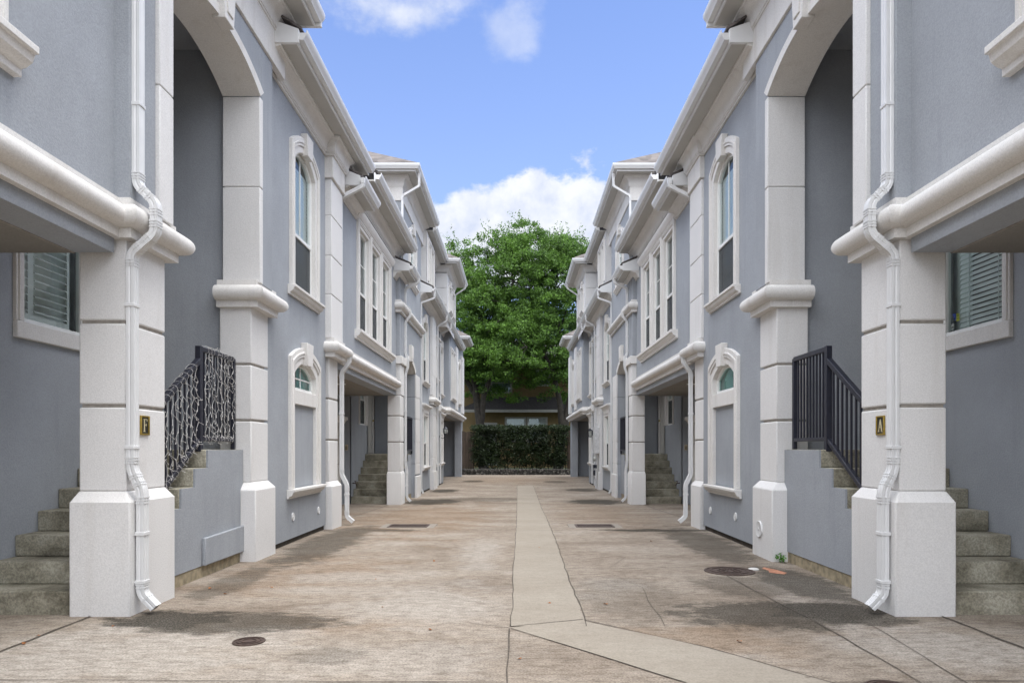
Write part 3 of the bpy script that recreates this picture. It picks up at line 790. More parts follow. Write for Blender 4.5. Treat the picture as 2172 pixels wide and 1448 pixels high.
    f = MB().tube([(4.34, 18.12, .40), (4.27, 18.12, .40), (4.24, 18.12, .36), (4.24, 18.12, .33)], .014, 8)
    f.tube([(4.27, 18.12, .40), (4.27, 18.12, .45)], .01, 6); f.lathe((4.27, 18.12, .45), [(.035, 0), (.035, .012), (.001, .012)], 10)
    f.build('hose_faucet', M['cast'], H, sx)
    # roofs
    l2 = eave(H, sx, [(3.1, 11.9), (3.1, 13.2)], 5.90, .36, .05, .17, .5)
    eave_end(l2, sx, 3.09, 2.72, 11.88, 5.90, .16, .4)
    eave(H, sx, [(3.1, 12.95), (3.1, 17.75)], 6.38, .42)
    l4 = eave(H, sx, [(3.1, 17.2), (3.1, 18.5)], 5.80, .40, .05, .17, .5)
    eave_end(l4, sx, 3.09, 2.68, 17.18, 5.80, .16, .4)
    eave(H, sx, [(8.2, 17.9), (3.0, 17.9), (3.0, 21.95)], 8.42, .42, 3.6, .28, .62, 'hip_roof', frieze=(7.8, 8.14))
    downspout(H, sx, [(2.66, 6.0), (2.66, 5.86), (3.055, 5.66), (3.055, 3.12), (2.90, 2.96), (2.90, 2.8), (3.03, 2.62), (3.03, .86), (2.94, .68), (2.94, .13), (2.83, .04)], 11.86, .08, .06,
              [(3.055, 4.9), (3.03, 1.9), (2.94, .5)])
    downspout(H, sx, [(2.62, 5.9), (2.62, 5.76), (2.965, 5.6), (2.965, 5.15), (2.84, 5.02), (2.84, 4.86), (2.965, 4.7), (2.965, 3.85), (2.90, 3.72), (2.90, 3.5), (2.965, 3.3), (2.965, .9), (2.93, .72), (2.93, .0), (2.83, -.1)], 18.30, .075, .055,
              [(2.965, 4.3), (2.965, 2.3), (2.93, .3)])
    downspout(H, sx, [(2.52, 8.5), (2.52, 8.12), (2.955, 7.86), (2.955, 6.2)], 17.72, .07, .05, ())
    return H

def far_house(sx):
    left = sx < 0
    H = thing('townhouse', (sx * 3.1, 24, 0), 'last blue-grey townhouse of its row, with a round carriage lantern on its wall' if left else
              'last blue-grey townhouse of its row, with a square lantern and electric meters on its wall', 'townhouse', 'stucco townhouses along the lane')
    S = 3.05; h = []
    h.append(window(H, sx, S, 22.2, 23.3, 3.52, 5.5, .2, .16, True, True, 4.3, (0, 1), 'slats', far=True))
    h.append(window(H, sx, S, 22.35, 23.35, .72, 2.40, 0, .17, True, False, 1.5, (0, 0), 'slats', True, far=True))
    h.append(window(H, sx, S, 25.55, 26.2, 3.95, 5.2, 0, .12, True, False, None, (0, 0), 'slats', True, far=True))
    h.append(window(H, sx, S, 25.55, 26.2, .75, 2.5, 0, .12, True, False, 1.6, (0, 0), 'slats', True, far=True))
    h.append(window(H, sx, S, 27.15, 28.05, 3.5, 5.4, .2, .15, True, True, 4.3, (0, 0), 'slats', far=True))
    h.append(window(H, sx, S, 27.3, 28.1, .75, 2.4, 0, .15, True, False, 1.6, (0, 0), 'slats', True, far=True))
    w = MB(); w.plate(S, 21.05, 28.6, -.07, 6.4, h, .14)
    h2 = [window(H, sx, 2.8, a, a + .75, 3.5, 5.5, 0, .14, True, False, 4.3, (0, 0), 'slats', far=True) for a in (29.3, 30.2)]
    h2.append(window(H, sx, 2.8, 32.8, 33.7, 3.5, 5.4, .2, .15, True, True, 4.3, (0, 0), 'slats', far=True))
    w.plate(2.8, 28.6, 36, 2.75, 6.6, h2, .14); w.box(2.805, 3.2, 28.601, 36, 2.751, 2.85); w.box(2.8, 3.1, 28.55, 28.6, 2.75, 6.6)
    w.box(3.06, 8.5, 36, 36.2, -.3, 6.6); w.box(3.06, 4.4, 28.5, 28.598, -.2, 2.74)
    w.plate(4.35, 28.6, 36, -.2, 2.75); w.box(2.86, 3.2, 35.4, 36.0, -.3, 2.75)
    w.build('wall', M['gray'], H, sx, bevel=.008)
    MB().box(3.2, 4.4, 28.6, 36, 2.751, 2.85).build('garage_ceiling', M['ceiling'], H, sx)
    # third storey
    t = MB(); hb = [window(H, sx, 2.87, a, a + .55, 6.75, 8.0, 0, .12, False, False, 7.3, (0, 0), 'slats', far=True) for a in (22.25, 23.0)]
    t.plate(2.87, 21.9, 23.8, 6.2, 8.3, hb, .12); t.box(2.88, 3.2, 21.88, 21.9, 6.2, 8.3)
    hb3 = [window(H, sx, 2.66, a, a + .6, 6.75, 7.7, .15, .14, True, True, None, (0, 0), 'slats', far=True) for a in (26.9, 28.1)]
    t.build('dormer_wall', M['white'], H, sx)
    MB().plate(2.66, 26.3, 29.3, 6.0, 8.4, hb3, .12).build('dormer_wall', M['white'], H, sx)
    fr = MB()
    for a, b in ((6.0, 6.85), (6.86, 7.5), (7.51, 8.35)): fr.box(2.655, 5.5, 26.27, 26.3, a, b)
    fr.build('dormer_front', M['white'], H, sx, bevel=.008)
    MB().plate(3.1, 21.5, 26.3, 6.2, 8.4).build('upper_wall', M['gray'], H, sx)
    core(H, sx, (3.45, 8.5, 21.7, 28.5, -.3, 6.3), (3.25, 8.5, 28.7, 35.9, 2.86, 6.5), (4.5, 8.5, 28.5, 35.9, -.3, 2.8), (3.4, 8.4, 21.7, 26.2, 6.3, 8.3), (3.1, 8.4, 26.35, 29.3, 6.3, 8.3))
    pl = MB(); zs = [.5, 1.0, 1.75, 2.5, 2.85]
    for a, b in zip(zs[:-1], zs[1:]): pl.box(2.94, S, 24.1, 25.1, a + .007, b - .007)
    zs = [3.2, 3.9, 4.6, 5.3, 5.98]
    for a, b in zip(zs[:-1], zs[1:]): pl.box(2.94, S, 24.1, 25.1, a + .007, b - .007)
    pl.box(2.95, S, 24.11, 25.09, .5, 2.85); pl.box(2.95, S, 24.11, 25.09, 3.2, 5.98); pl.box(2.9, S, 24.05, 25.15, -.3, .5)
    pl.build('pilaster', M['white'], H, sx, bevel=.008)
    pl = MB(); zs = [3.1, 3.8, 4.5, 5.2, 5.98]
    for a, b in zip(zs[:-1], zs[1:]): pl.box(2.72, 2.8, 31.3, 32.1, a + .007, b - .007)
    pl.box(2.73, 2.8, 31.31, 32.09, 3.1, 5.98); pl.build('pilaster', M['white'], H, sx, bevel=.008)
    MB().box(2.7, 2.8, 34.4, 35.4, 3.1, 5.98).build('pilaster', M['white'], H, sx, bevel=.008)
    band(H, sx, [(3.2, 24.02), (2.94, 24.02), (2.94, 25.18), (3.2, 25.18)], 2.86)
    band(H, sx, [(S, 26.6), (S, 28.4), (2.8, 28.4), (2.8, 36.0), (3.2, 36.0)], 2.75)
    MB().box(S + .03, 3.4, 21.05, 28.6, -.4, -.06).build('foundation', M['foot'], H, sx)
    l5 = eave(H, sx, [(S, 21.4), (S, 34.2)], 6.22, .40, 1.0, .24, .5)
    eave_end(l5, sx, 3.05, 2.64, 21.38, 6.22, .16, .45)
    eave(H, sx, [(3.1, 22.1), (3.1, 26.3)], 8.35, .42, 3.0, .26)
    eave(H, sx, [(6, 26.3), (2.66, 26.3), (2.66, 29.4), (6, 29.4)], 8.35, .42, 1.2, .28)
    eave(H, sx, [(5.5, 34.1), (2.8, 34.1), (2.8, 36.3)], 6.72, .40, 1.5, .24)
    for y in (24.62, 26.95):
        downspout(H, sx, [(2.57, 6.3), (2.57, 6.05), (2.99 if y > 25 else 2.9, 5.85), (2.99 if y > 25 else 2.9, -.05)], y + (.68 if y < 25 else 0), .07, .05, ())
    downspout(H, sx, [(2.18, 8.45), (2.18, 8.2), (2.62, 7.9), (2.62, 6.4)], 29.3, .07, .05, ())
    downspout(H, sx, [(2.57, 6.3), (2.57, 6.05), (2.99, 5.9), (2.99, .04), (2.92, -.09)], 21.5, .07, .05, ())
    return H

for sx in (-1, 1):
    NH = near_house(sx); mid_house(sx); far_house(sx)
    if sx > 0: NH.location.x -= .055; ORG[NH.name] = tuple(NH.location)
# ------------------------------------------------------------------ ground
def sheet(name, xs, ys, mat, dz=0, zf=gz):
    vs = [(x, y, zf(y) + dz) for y in ys for x in xs]; n = len(xs)
    fs = [(j * n + i, j * n + i + 1, (j + 1) * n + i + 1, (j + 1) * n + i) for j in range(len(ys) - 1) for i in range(n - 1)]
    b = MB(); b.v = vs; b.f = fs
    return tag(b.build(name, mat, recalc=False), kind='structure')
YS = [-14, -6, 0, 4, 8] + [9 + .5 * i for i in range(22)] + [21, 26, 32, 38.2]
sheet('driveway', [-9.2, -5, -2, 0, 2, 5, 9.2], YS, M['drive'])
sheet('ground', [-400, -60, 0, 60, 400], [-400, -60, 0, 60, 400], M['earth'], -.42, lambda y: 0)
sheet('street', [-60, 60], [-30, -14], M['road'], -.03, lambda y: 0)
# pale centre strip and the diagonal repair that leaves it
cs = [(3.0, -.05, -.04), (5.0, -.045, .52), (5.6, -.03, .525), (7.0, -.035, .53), (9.0, -.02, .555), (11.5, 0, .57), (14, .01, .60), (18, .02, .62), (22, .03, .645), (26.8, .04, .67)]
b = MB(); L = []
for y, a, c in cs[1:]:
    L.append((a, c, y))
yy = []
for (a0, c0, y0), (a1, c1, y1) in zip(L[:-1], L[1:]):
    for k in range(6):
        t = k / 6; y = y0 + (y1 - y0) * t; yy.append((a0 + (a1 - a0) * t + random.uniform(-.006, .006), c0 + (c1 - c0) * t + random.uniform(-.012, .012), y))
yy.append(L[-1])
b.v = [(x, y, gz(y) + .004) for a, c, y in yy for x in (a, c)]; b.f = [(2 * i, 2 * i + 1, 2 * i + 3, 2 * i + 2) for i in range(len(yy) - 1)]
b2 = [(-.04, 4.96), (.50, 5.17), (1.25, 4.47), (1.745, 3.795), (3.2, 1.8), (2.3, 1.5), (.943, 3.795)]
o = len(b.v); b.v += [(x, y, .0042) for x, y in b2]; b.f += [tuple(range(o, o + len(b2)))[::-1]]
tag(b.build('paving_strip', M['strip'], recalc=False), kind='structure')
JB = MB()
def joint(pts, w=.012, jit=.006, dz=.006):
    P = []
    for (x0, y0), (x1, y1) in zip(pts[:-1], pts[1:]):
        n = max(2, int(math.hypot(x1 - x0, y1 - y0) / .22))
        for k in range(n):
            t = k / n; P.append((x0 + (x1 - x0) * t, y0 + (y1 - y0) * t))
    P.append(pts[-1]); vs = []
    for i, (x, y) in enumerate(P):
        a = P[max(i - 1, 0)]; c = P[min(i + 1, len(P) - 1)]; t = Vector((c[0] - a[0], c[1] - a[1])).normalized(); n = Vector((-t.y, t.x))
        j = random.uniform(-jit, jit); ww = w * random.uniform(.55, 1.25) / 2
        for sg in (-1, 1): vs.append((x + n.x * (j + sg * ww), y + n.y * (j + sg * ww), gz(y) + dz))
    JB.add(vs, [(2 * i, 2 * i + 1, 2 * i + 3, 2 * i + 2) for i in range(len(P) - 1)])
joint([(a, y) for a, c, y in L], .009); joint([(c, y) for a, c, y in L], .010, .009)
joint([(-.045, 5.0), (.51, 5.2)], .010); joint([(-.05, 4.94), (-.06, 1.0)], .012)
joint([(-.04, 4.95), (.943, 3.795), (2.3, 1.5)], .006, .004); joint([(.52, 5.19), (1.25, 4.47), (1.745, 3.795), (3.2, 1.8)], .010)
joint([(-.35, 5.1), (-.05, 4.96)], .006)
for sg in (-1, 1):
    joint([(sg * 3.31, -2), (sg * 3.31, 5.35)], .022, .01); joint([(sg * 3.31, 11.8), (sg * 3.31, 17.7)], .02)
joint([(-3, 7.42), (-.04, 7.35)], .007); joint([(.53, 7.4), (2.9, 7.55)], .007); joint([(-3, 10.95), (3, 10.9)], .008); joint([(-3, 3.84), (-.06, 3.80)], .009); joint([(1.75, 3.80), (3.3, 3.84)], .009)
joint([(-.0, 17.3), (-2.9, 17.3)], .012); joint([(.62, 17.3), (2.9, 17.3)], .012); joint([(-2.9, 26.8), (2.9, 26.8)], .02)
joint([(2.165, 7.0), (2.2, 6.05), (2.257, 5.17), (2.25, 3.8), (2.25, 2)], .009); joint([(2.65, 5.3), (2.5, 3.8), (2.4, 2)], .006)
joint([(1.0, 7.1), (1.18, 6.4), (1.12, 5.6), (1.1, 5.0)], .004, .012); joint([(.6, 7.9), (.95, 8.1)], .004, .012); joint([(1.3, 8.2), (1.0, 7.4)], .004, .015)
tag(JB.build('paving_joints', M['joint'], recalc=False), kind='structure')

b = MB(); q = [(2.66, 7.18), (2.78, 7.08), (2.84, 7.16), (2.80, 7.34), (2.72, 7.5), (2.67, 7.42), (2.70, 7.3)]
b.v = [(x, y, .004) for x, y in q]; b.f = [tuple(range(len(q)))]; tag(b.build('paint_mark', M['paint'], recalc=False), kind='structure')
# ------------------------------------------------------------------ covers and drains
def manhole(x, y, r, label, name='manhole_cover', spokes=True):
    t = thing(name, (x, y, 0), label, 'manhole cover')
    MB().lathe((x, y, 0), [(r * 1.12, .0), (r * 1.12, .008), (r * 1.0, .010), (r * 1.0, .002)], 32).build('rim', M['cast'], t)
    p = MB().lathe((x, y, 0), [(r * .98, .002), (r * .98, .007), (.001, .007)], 32)
    for rr in (.86, .55):
        p.lathe((x, y, 0), [(r * rr, .006), (r * rr, .013), (r * (rr - .1), .013), (r * (rr - .1), .006)], 28)
    if spokes:
        for k in range(8):
            a = k * PI / 4; c, s_ = math.cos(a), math.sin(a); q = [(x + c * r * .2 - s_ * .012, y + s_ * r * .2 + c * .012), (x + c * r * .52 - s_ * .012, y + s_ * r * .52 + c * .012), (x + c * r * .52 + s_ * .012, y + s_ * r * .52 - c * .012), (x + c * r * .2 + s_ * .012, y + s_ * r * .2 - c * .012)]
            p.rings([[(*u, .006) for u in q], [(*u, .013) for u in q]])
    p.build('lid', M['cast'], t)
manhole(2.27, 7.27, .235, 'large round rusty manhole cover in front of the grey wall below the plain black railing')
manhole(-1.805, 4.61, .095, 'small round cast iron cleanout cover near the downspout beside the letter F column', 'cleanout_cover', False)
manhole(2.03, 3.70, .12, 'round iron cover cut by the lower edge of the view on the diagonal paving', 'valve_cover', False)
b = MB().lathe((2.56, 7.36, 0), [(.055, 0), (.055, .012), (.04, .018), (.001, .018)], 18); tag(b.build('utility_cap', M['wire']), 'small white utility cap set in the concrete beside the large manhole cover', 'cap')
def grate(x0, x1, y0, y1, label):
    t = thing('drain_grate', ((x0 + x1) / 2, (y0 + y1) / 2, gz(y0)), label, 'drain grate', 'drain grates across the lane')
    z = gz((y0 + y1) / 2)
    MB().box(x0 + .03, x1 - .03, y0 + .03, y1 - .03, z + .004, z + .006).build('pit', M['void'], t)
    f = MB()
    for q in ((x0 - .0, x0 + .04, y0, y1), (x1 - .04, x1, y0, y1), (x0 + .04, x1 - .04, y0, y0 + .04), (x0 + .04, x1 - .04, y1 - .04, y1)): f.box(*q, z, z + .014)
    f.build('frame', M['cast'], t)
    n = 22; g = MB()
    for i in range(n):
        x = x0 + .05 + (x1 - x0 - .1) * (i + .5) / n; g.box(x - .007, x + .007, y0 + .04, y1 - .04, z + .006, z + .013)
    for k in (.33, .66): g.box(x0 + .04, x1 - .04, y0 + (y1 - y0) * k - .008, y0 + (y1 - y0) * k + .008, z + .0055, z + .0125)
    g.build('bars', M['cast'], t)
    c = MB()
    for q in ((x0 - .12, x0, y0 - .1, y1 + .1), (x1, x1 + .12, y0 - .1, y1 + .1), (x0, x1, y0 - .1, y0), (x0, x1, y1, y1 + .1)): c.box(*q, z - .02, z + .006)
    c.build('collar', M['patch'], t)
grate(-2.17, -1.50, 11.45, 11.88, 'iron storm drain grate on the letter F side of the pale strip')
grate(1.01, 1.66, 11.45, 11.88, 'iron storm drain grate on the letter A side of the pale strip')

# ------------------------------------------------------------------ plaques with their letters
def plaque(sx, letter):
    y0, y1, z0, z1 = (5.565, 5.695, 1.415, 1.575); s = 3.07
    if sx > 0: y0, y1 = 5.575, 5.70
    t = thing('door_plaque', (sx * s, (y0 + y1) / 2, (z0 + z1) / 2), 'small brass framed black plaque with the letter %s on a white column' % letter, 'plaque')
    e = .014
    f = MB()
    f.box(s - .016, s, y0, y0 + e, z0, z1); f.box(s - .016, s, y1 - e, y1, z0, z1); f.box(s - .015, s, y0 + e, y1 - e, z1 - e, z1); f.box(s - .015, s, y0 + e, y1 - e, z0, z0 + e)
    f.build('frame', M['brass'], t, sx, bevel=.003)
    MB().box(s - .008, s, y0 + e, y1 - e, z0 + e, z1 - e).build('backing', M['plate'], t, sx)
    L = MB(); yc = (y0 + y1) / 2; zc = (z0 + z1) / 2; hh = .05; f0, f1 = s - .0125, s - .008
    d = 1 if sx < 0 else 1
    def bar(a, b, th):   # stroke between (u,z) points; u grows to the reader's right
        R = 1 if sx < 0 else -1
        a = (yc + R * a[0], zc + a[1]); b = (yc + R * b[0], zc + b[1]); t_ = Vector((b[0] - a[0], b[1] - a[1])).normalized(); n = Vector((-t_.y, t_.x)) * th / 2
        q = [(a[0] + n.x, a[1] + n.y), (b[0] + n.x, b[1] + n.y), (b[0] - n.x, b[1] - n.y), (a[0] - n.x, a[1] - n.y)]
        L.rings([[(f0, *p) for p in q], [(f1, *p) for p in q]])
    if letter == 'F':
        bar((-.012, -hh), (-.012, hh), .011); bar((-.026, -hh), (.002, -hh), .005); bar((-.026, hh), (.028, hh), .006); bar((.027, hh), (.027, hh - .018), .004); bar((-.01, .004), (.014, .004), .005); bar((.014, .014), (.014, -.006), .004)
    else:
        bar((-.024, -hh), (.0, hh), .006); bar((.0, hh), (.024, -hh), .011); bar((-.016, -.016), (.016, -.016), .005); bar((-.034, -hh), (-.014, -hh), .005); bar((.012, -hh), (.036, -hh), .005)
    L.build('letter', M['gold'], t, sx, recalc=True)
plaque(-1, 'F'); plaque(1, 'A')
for o in [o for o in C.objects if o.name.startswith('door_plaque') and o.location.x > 0]: o.location.x -= .055

# ------------------------------------------------------------------ railings and string lights
railing(-1, 3.28, 7.06, 7.93, 1.295, 7, 'black iron stair railing wrapped in white string lights', 'stair railings', ylow=5.6)
railing(1, 3.28, 7.06, 7.93, 1.295, 7, 'plain black iron stair railing with no lights beside the letter A column', 'stair railings', ylow=5.6)
railing(-1, 3.09, 18.85, 20.18, 1.16, 7, 'distant black stair railing under the low arch of the row with letter F', 'stair railings', ylow=18.4)
railing(1, 3.09, 18.85, 20.18, 1.16, 7, 'distant black stair railing under the low arch of the row with letter A', 'stair railings', ylow=18.4)
for o in [o for o in C.objects if o.name.startswith('stair_railing') and o.location.x > 0 and o.location.y < 10]: o.location.x -= .055
def string_lights():
    s = 3.28; rnd = random.Random(3); b = MB(); sl = .185 / .28
    zt0, zb0 = 2.345, 1.405
    def topz(y): return zt0 if y > 7.06 else zt0 - .14 - sl * (7.03 - y)
    def botz(y): return zb0 if y > 7.06 else zb0 - .02 - sl * (7.03 - y)
    def twig(p, d):
        q = (p[0] - rnd.uniform(.008, .03), p[1] + d[0], p[2] + d[1]); b.tube([p, q], .0017, 4); b.tube([q, (q[0], q[1] + d[0] * .3, q[2] + d[1] * .3)], .0034, 5)
    y = 5.75
    while y < 7.9:
        if abs(y - 7.06) > .04:
            z1, z0 = topz(y) - .02, botz(y) + .02; z = z1; pts = []; k = 0; a = rnd.choice((-1, 1))
            yy = y
            while z > z0:
                pts.append((s - .022 + rnd.uniform(-.006, .006), yy, z)); st = rnd.uniform(.05, .09); z -= st; yy = y + a * rnd.uniform(.012, .035); a = -a if rnd.random() < .75 else a
            pts.append((s - .02, y, z0))
            if len(pts) > 2:
                b.tube(pts, .0018, 4)
                for p in pts[1:-1]:
                    twig(p, (rnd.choice((-1, 1)) * rnd.uniform(.02, .045), -rnd.uniform(.015, .05)))
                    if rnd.random() < .12: twig(p, (rnd.choice((-1, 1)) * rnd.uniform(.02, .04), rnd.uniform(.0, .03)))
        y += rnd.uniform(.085, .115)
    def wrap(ya, yb, zf, rad, turns):
        pts = []
        for i in range(int(turns * 10) + 1):
            t = i / (turns * 10); yy = ya + (yb - ya) * t; a = 2 * PI * turns * t + .5 * math.sin(9 * t)
            pts.append((s + rad * math.cos(a), yy + .012 * math.sin(a * .7), zf(yy) + rad * math.sin(a)))
        b.tube(pts, .0018, 4)
        for p in pts[::4]:
            twig(p, (rnd.uniform(-.03, .03), rnd.uniform(-.025, .03)))
    wrap(5.8, 6.95, topz, .046, 15); wrap(7.15, 7.88, topz, .042, 9); wrap(5.8, 7.0, botz, .040, 17); wrap(7.1, 7.88, botz, .036, 10)
    t = thing('string_lights', (-s, 6.9, 1.3), 'unlit white string lights with short twigs wound round the black railing', 'string lights')
    b.build('cable', M['wire'], t, -1)
string_lights()

# ------------------------------------------------------------------ wall lanterns, keypads, meters
def round_lantern():
    s, y, z = 2.80, 27.0, 2.0
    t = thing('wall_lantern', (-3.0, y, z), 'round black carriage lantern on a scrolled bracket', 'wall lantern')
    b = MB().lathe((3.04, y, z - .2), [(.001, -.0), (.05, -.0), (.05, -.02), (.001, -.03)], 14, 'x')
    b.tube([(3.03, y, z - .2), (2.95, y, z - .27), (2.86, y, z - .26), (2.80, y, z - .2), (2.80, y, z - .15)], .012, 6)
    b.tube([(3.03, y, z - .05), (2.97, y, z - .12), (2.92, y, z - .17), (2.95, y, z - .22), (2.98, y, z - .18)], .009, 6)
    b.tube([(2.74, y, z - .24), (2.80, y, z - .2), (2.86, y, z - .22)], .009, 6)
    b.build('bracket', M['iron'], t, -1)
    g = MB().lathe((s, y, z), [(.04, -.14), (.075, -.09), (.092, 0), (.09, .06), (.075, .1)], 12).build('glass', M['lampglass'], t, -1)
    c = MB().lathe((s, y, z), [(.001, -.18), (.03, -.17), (.045, -.14), (.078, -.095), (.078, -.085), (.03, -.13), (.001, -.13)], 12)
    c.lathe((s, y, z), [(.105, .095), (.108, .105), (.07, .14), (.045, .155), (.03, .19), (.018, .2), (.022, .225), (.008, .25), (.001, .30)], 12)
    for k in range(6):
        a = k * PI / 3; ca, sa = math.cos(a), math.sin(a)
        c.tube([(s + ca * .076, y + sa * .076, z - .09), (s + ca * .096, y + sa * .096, z), (s + ca * .094, y + sa * .094, z + .06), (s + ca * .08, y + sa * .08, z + .1)], .006, 5)
    c.build('cage', M['iron'], t, -1)
round_lantern()
def square_lantern():
    s, y, z = 2.90, 26.85, 1.92
    t = thing('wall_lantern', (3.03, y, z), 'square black lantern mounted flat on the wall', 'wall lantern')
    b = MB().box(2.985, 3.045, y - .06, y + .06, z - .08, z + .1); b.box(2.95, 3.0, y - .02, y + .02, z + .1, z + .13); b.build('bracket', M['iron'], t, 1)
    MB().frustum((s - .055, s + .055, y - .055, y + .055), z - .13, (s - .07, s + .07, y - .07, y + .07), z + .1).build('glass', M['lampglass'], t, 1)
    c = MB(); c.frustum((s - .062, s + .062, y - .062, y + .062), z - .15, (s - .062, s + .062, y - .062, y + .062), z - .125)
    c.frustum((s - .09, s + .09, y - .09, y + .09), z + .1, (s - .025, s + .025, y - .025, y + .025), z + .18); c.frustum((s - .02, s + .02, y - .02, y + .02), z + .18, (s - .006, s + .006, y - .006, y + .006), z + .24)
    for a in (-1, 1):
        for d in (-1, 1): c.tube([(s + a * .058, y + d * .058, z - .13), (s + a * .072, y + d * .072, z + .105)], .008, 5)
    c.build('cage', M['iron'], t, 1)
square_lantern()
for sx in (-1, 1):
    t = thing('door_keypad', (sx * 4.43, 17.84, 1.35), 'beige garage keypad on the grey wall beside the %s stairs' % ('letter F side' if sx < 0 else 'letter A side'), 'keypad')
    MB().box(4.395, 4.475, 17.815, 17.85, 1.27, 1.42).build('case', M['beige'], t, sx, bevel=.008)
    k = MB()
    for i in range(3):
        for j in range(4): k.box(4.407 + i * .021, 4.421 + i * .021, 17.811, 17.816, 1.285 + j * .024, 1.302 + j * .024)
    k.build('keys', M['plate'], t, sx)
t = thing('electric_meter', (2.9, 24.6, .8), 'white electric panel with conduits and a round meter on a pilaster', 'electric meter')
MB().box(2.78, 2.94, 24.2, 24.75, 1.15, 2.1).build('panel_box', M['meter'], t, 1, bevel=.01)
b = MB(); b.tube([(2.86, 24.4, 1.15), (2.86, 24.4, -.1)], .03, 8); b.tube([(2.86, 24.6, 1.15), (2.86, 24.6, .8), (2.80, 24.6, .72), (2.80, 24.6, .3), (2.86, 24.6, .2), (2.86, 24.6, -.1)], .022, 8); b.tube([(2.86, 24.5, 2.1), (2.86, 24.5, 2.8)], .03, 8); b.build('conduit', M['meter'], t, 1)
b = MB().lathe((2.80, 24.42, .95), [(.09, .05), (.09, 0), (.075, -.04), (.001, -.05)], 16, 'x'); b.build('meter_dial', M['lampglass'], t, 1)
b = MB().lathe((2.80, 24.5, .45), [(.10, .05), (.10, -.02), (.05, -.05), (.001, -.05)], 14, 'x'); b.box(2.76, 2.88, 24.36, 24.64, .62, .74); b.build('gas_regulator', M['iron'], t, 1)

# ------------------------------------------------------------------ end of the lane
def leaves(bm_v, bm_f, c, rad, n, size, rnd, flat=.6):
    for _ in range(n):
        while True:
            p = Vector((rnd.uniform(-1, 1), rnd.uniform(-1, 1), rnd.uniform(-1, 1)))
            if p.length < 1: break
        p = Vector((c[0] + p.x * rad[0], c[1] + p.y * rad[1], c[2] + p.z * rad[2]))
        d = Vector((rnd.gauss(0, 1), rnd.gauss(0, 1), rnd.gauss(0, flat))).normalized(); u = d.orthogonal().normalized()
        a = rnd.uniform(0, 2 * PI); u = (Matrix.Rotation(a, 3, d) @ u); v = d.cross(u)
        L = size * rnd.uniform(.6, 1.25); w = L * rnd.uniform(.34, .5); o = len(bm_v)
        bm_v += [p - u * L * .5, p + v * w * .5 + d * L * .07, p + u * L * .5, p - v * w * .5 + d * L * .07]; bm_f.append((o, o + 1, o + 2, o + 3))

def oak(name, x, y, trunk, crown, seed, label, nclump, nleaf):
    """crown = list of ellipsoids (cx,cy,cz,rx,ry,rz) the clumps fill"""
    rnd = random.Random(seed)
    t = thing('tree', (x, y, -.1), label, 'tree', 'trees at the end of the lane')
    tr = MB(); tips = []
    for path, r0, r1 in trunk:
        tr.tube(path, r0, 9, r1); tips += path[2:]
    V = []; F = []; cl = []
    vol = [c[3] * c[4] * c[5] for c in crown]; tot = sum(vol)
    for e, v in zip(crown, vol):
        for _ in range(max(3, int(nclump * v / tot))):
            while True:
                p = Vector((rnd.uniform(-1, 1), rnd.uniform(-1, 1), rnd.uniform(-1, 1))); l = p.length
                if l < 1 and l > .45: break
            c = Vector((e[0] + p.x * e[3], e[1] + p.y * e[4], e[2] + p.z * e[5])); cl.append(c)
            R_ = rnd.uniform(.55, 1.05)                      # a bough: leafy sprays over its upper, outer side
            for k in range(rnd.randint(8, 12)):
                d = Vector((rnd.gauss(0, 1), rnd.gauss(0, 1), abs(rnd.gauss(.2, .8)))) + p * .5
                d.normalize(); q = c + Vector((d.x * R_, d.y * R_, d.z * R_ * .75)); s_ = rnd.uniform(.2, .42)
                leaves(V, F, q, (s_, s_, s_ * .6), int(nleaf * s_ * s_ * rnd.uniform(2.2, 4.2)), .165, rnd)
            if p.z > .0:               # sprigs that break the outline
                for k in range(4):
                    a_ = Vector((rnd.gauss(0, .7), rnd.gauss(0, .7), 1)).normalized(); q = c + a_ * R_ * .7
                    for m in range(7): leaves(V, F, q + a_ * .17 * m, (.13, .13, .13), 8 - m, .14, rnd)
    for c in cl[::4]:                             # twigs towards the clumps
        s = min(tips, key=lambda q: (Vector(q) - c).length); s = Vector(s)
        m = s.lerp(c, .5) + Vector((rnd.gauss(0, .3), rnd.gauss(0, .3), rnd.gauss(0, .3)))
        tr.tube([s, m, c], .05, 5, .012)
    tr.build('trunk', M['bark'], t)
    b = MB(); b.v = [tuple(v) for v in V]; b.f = F
    b.build('crown', M['leaf'], t, recalc=False)

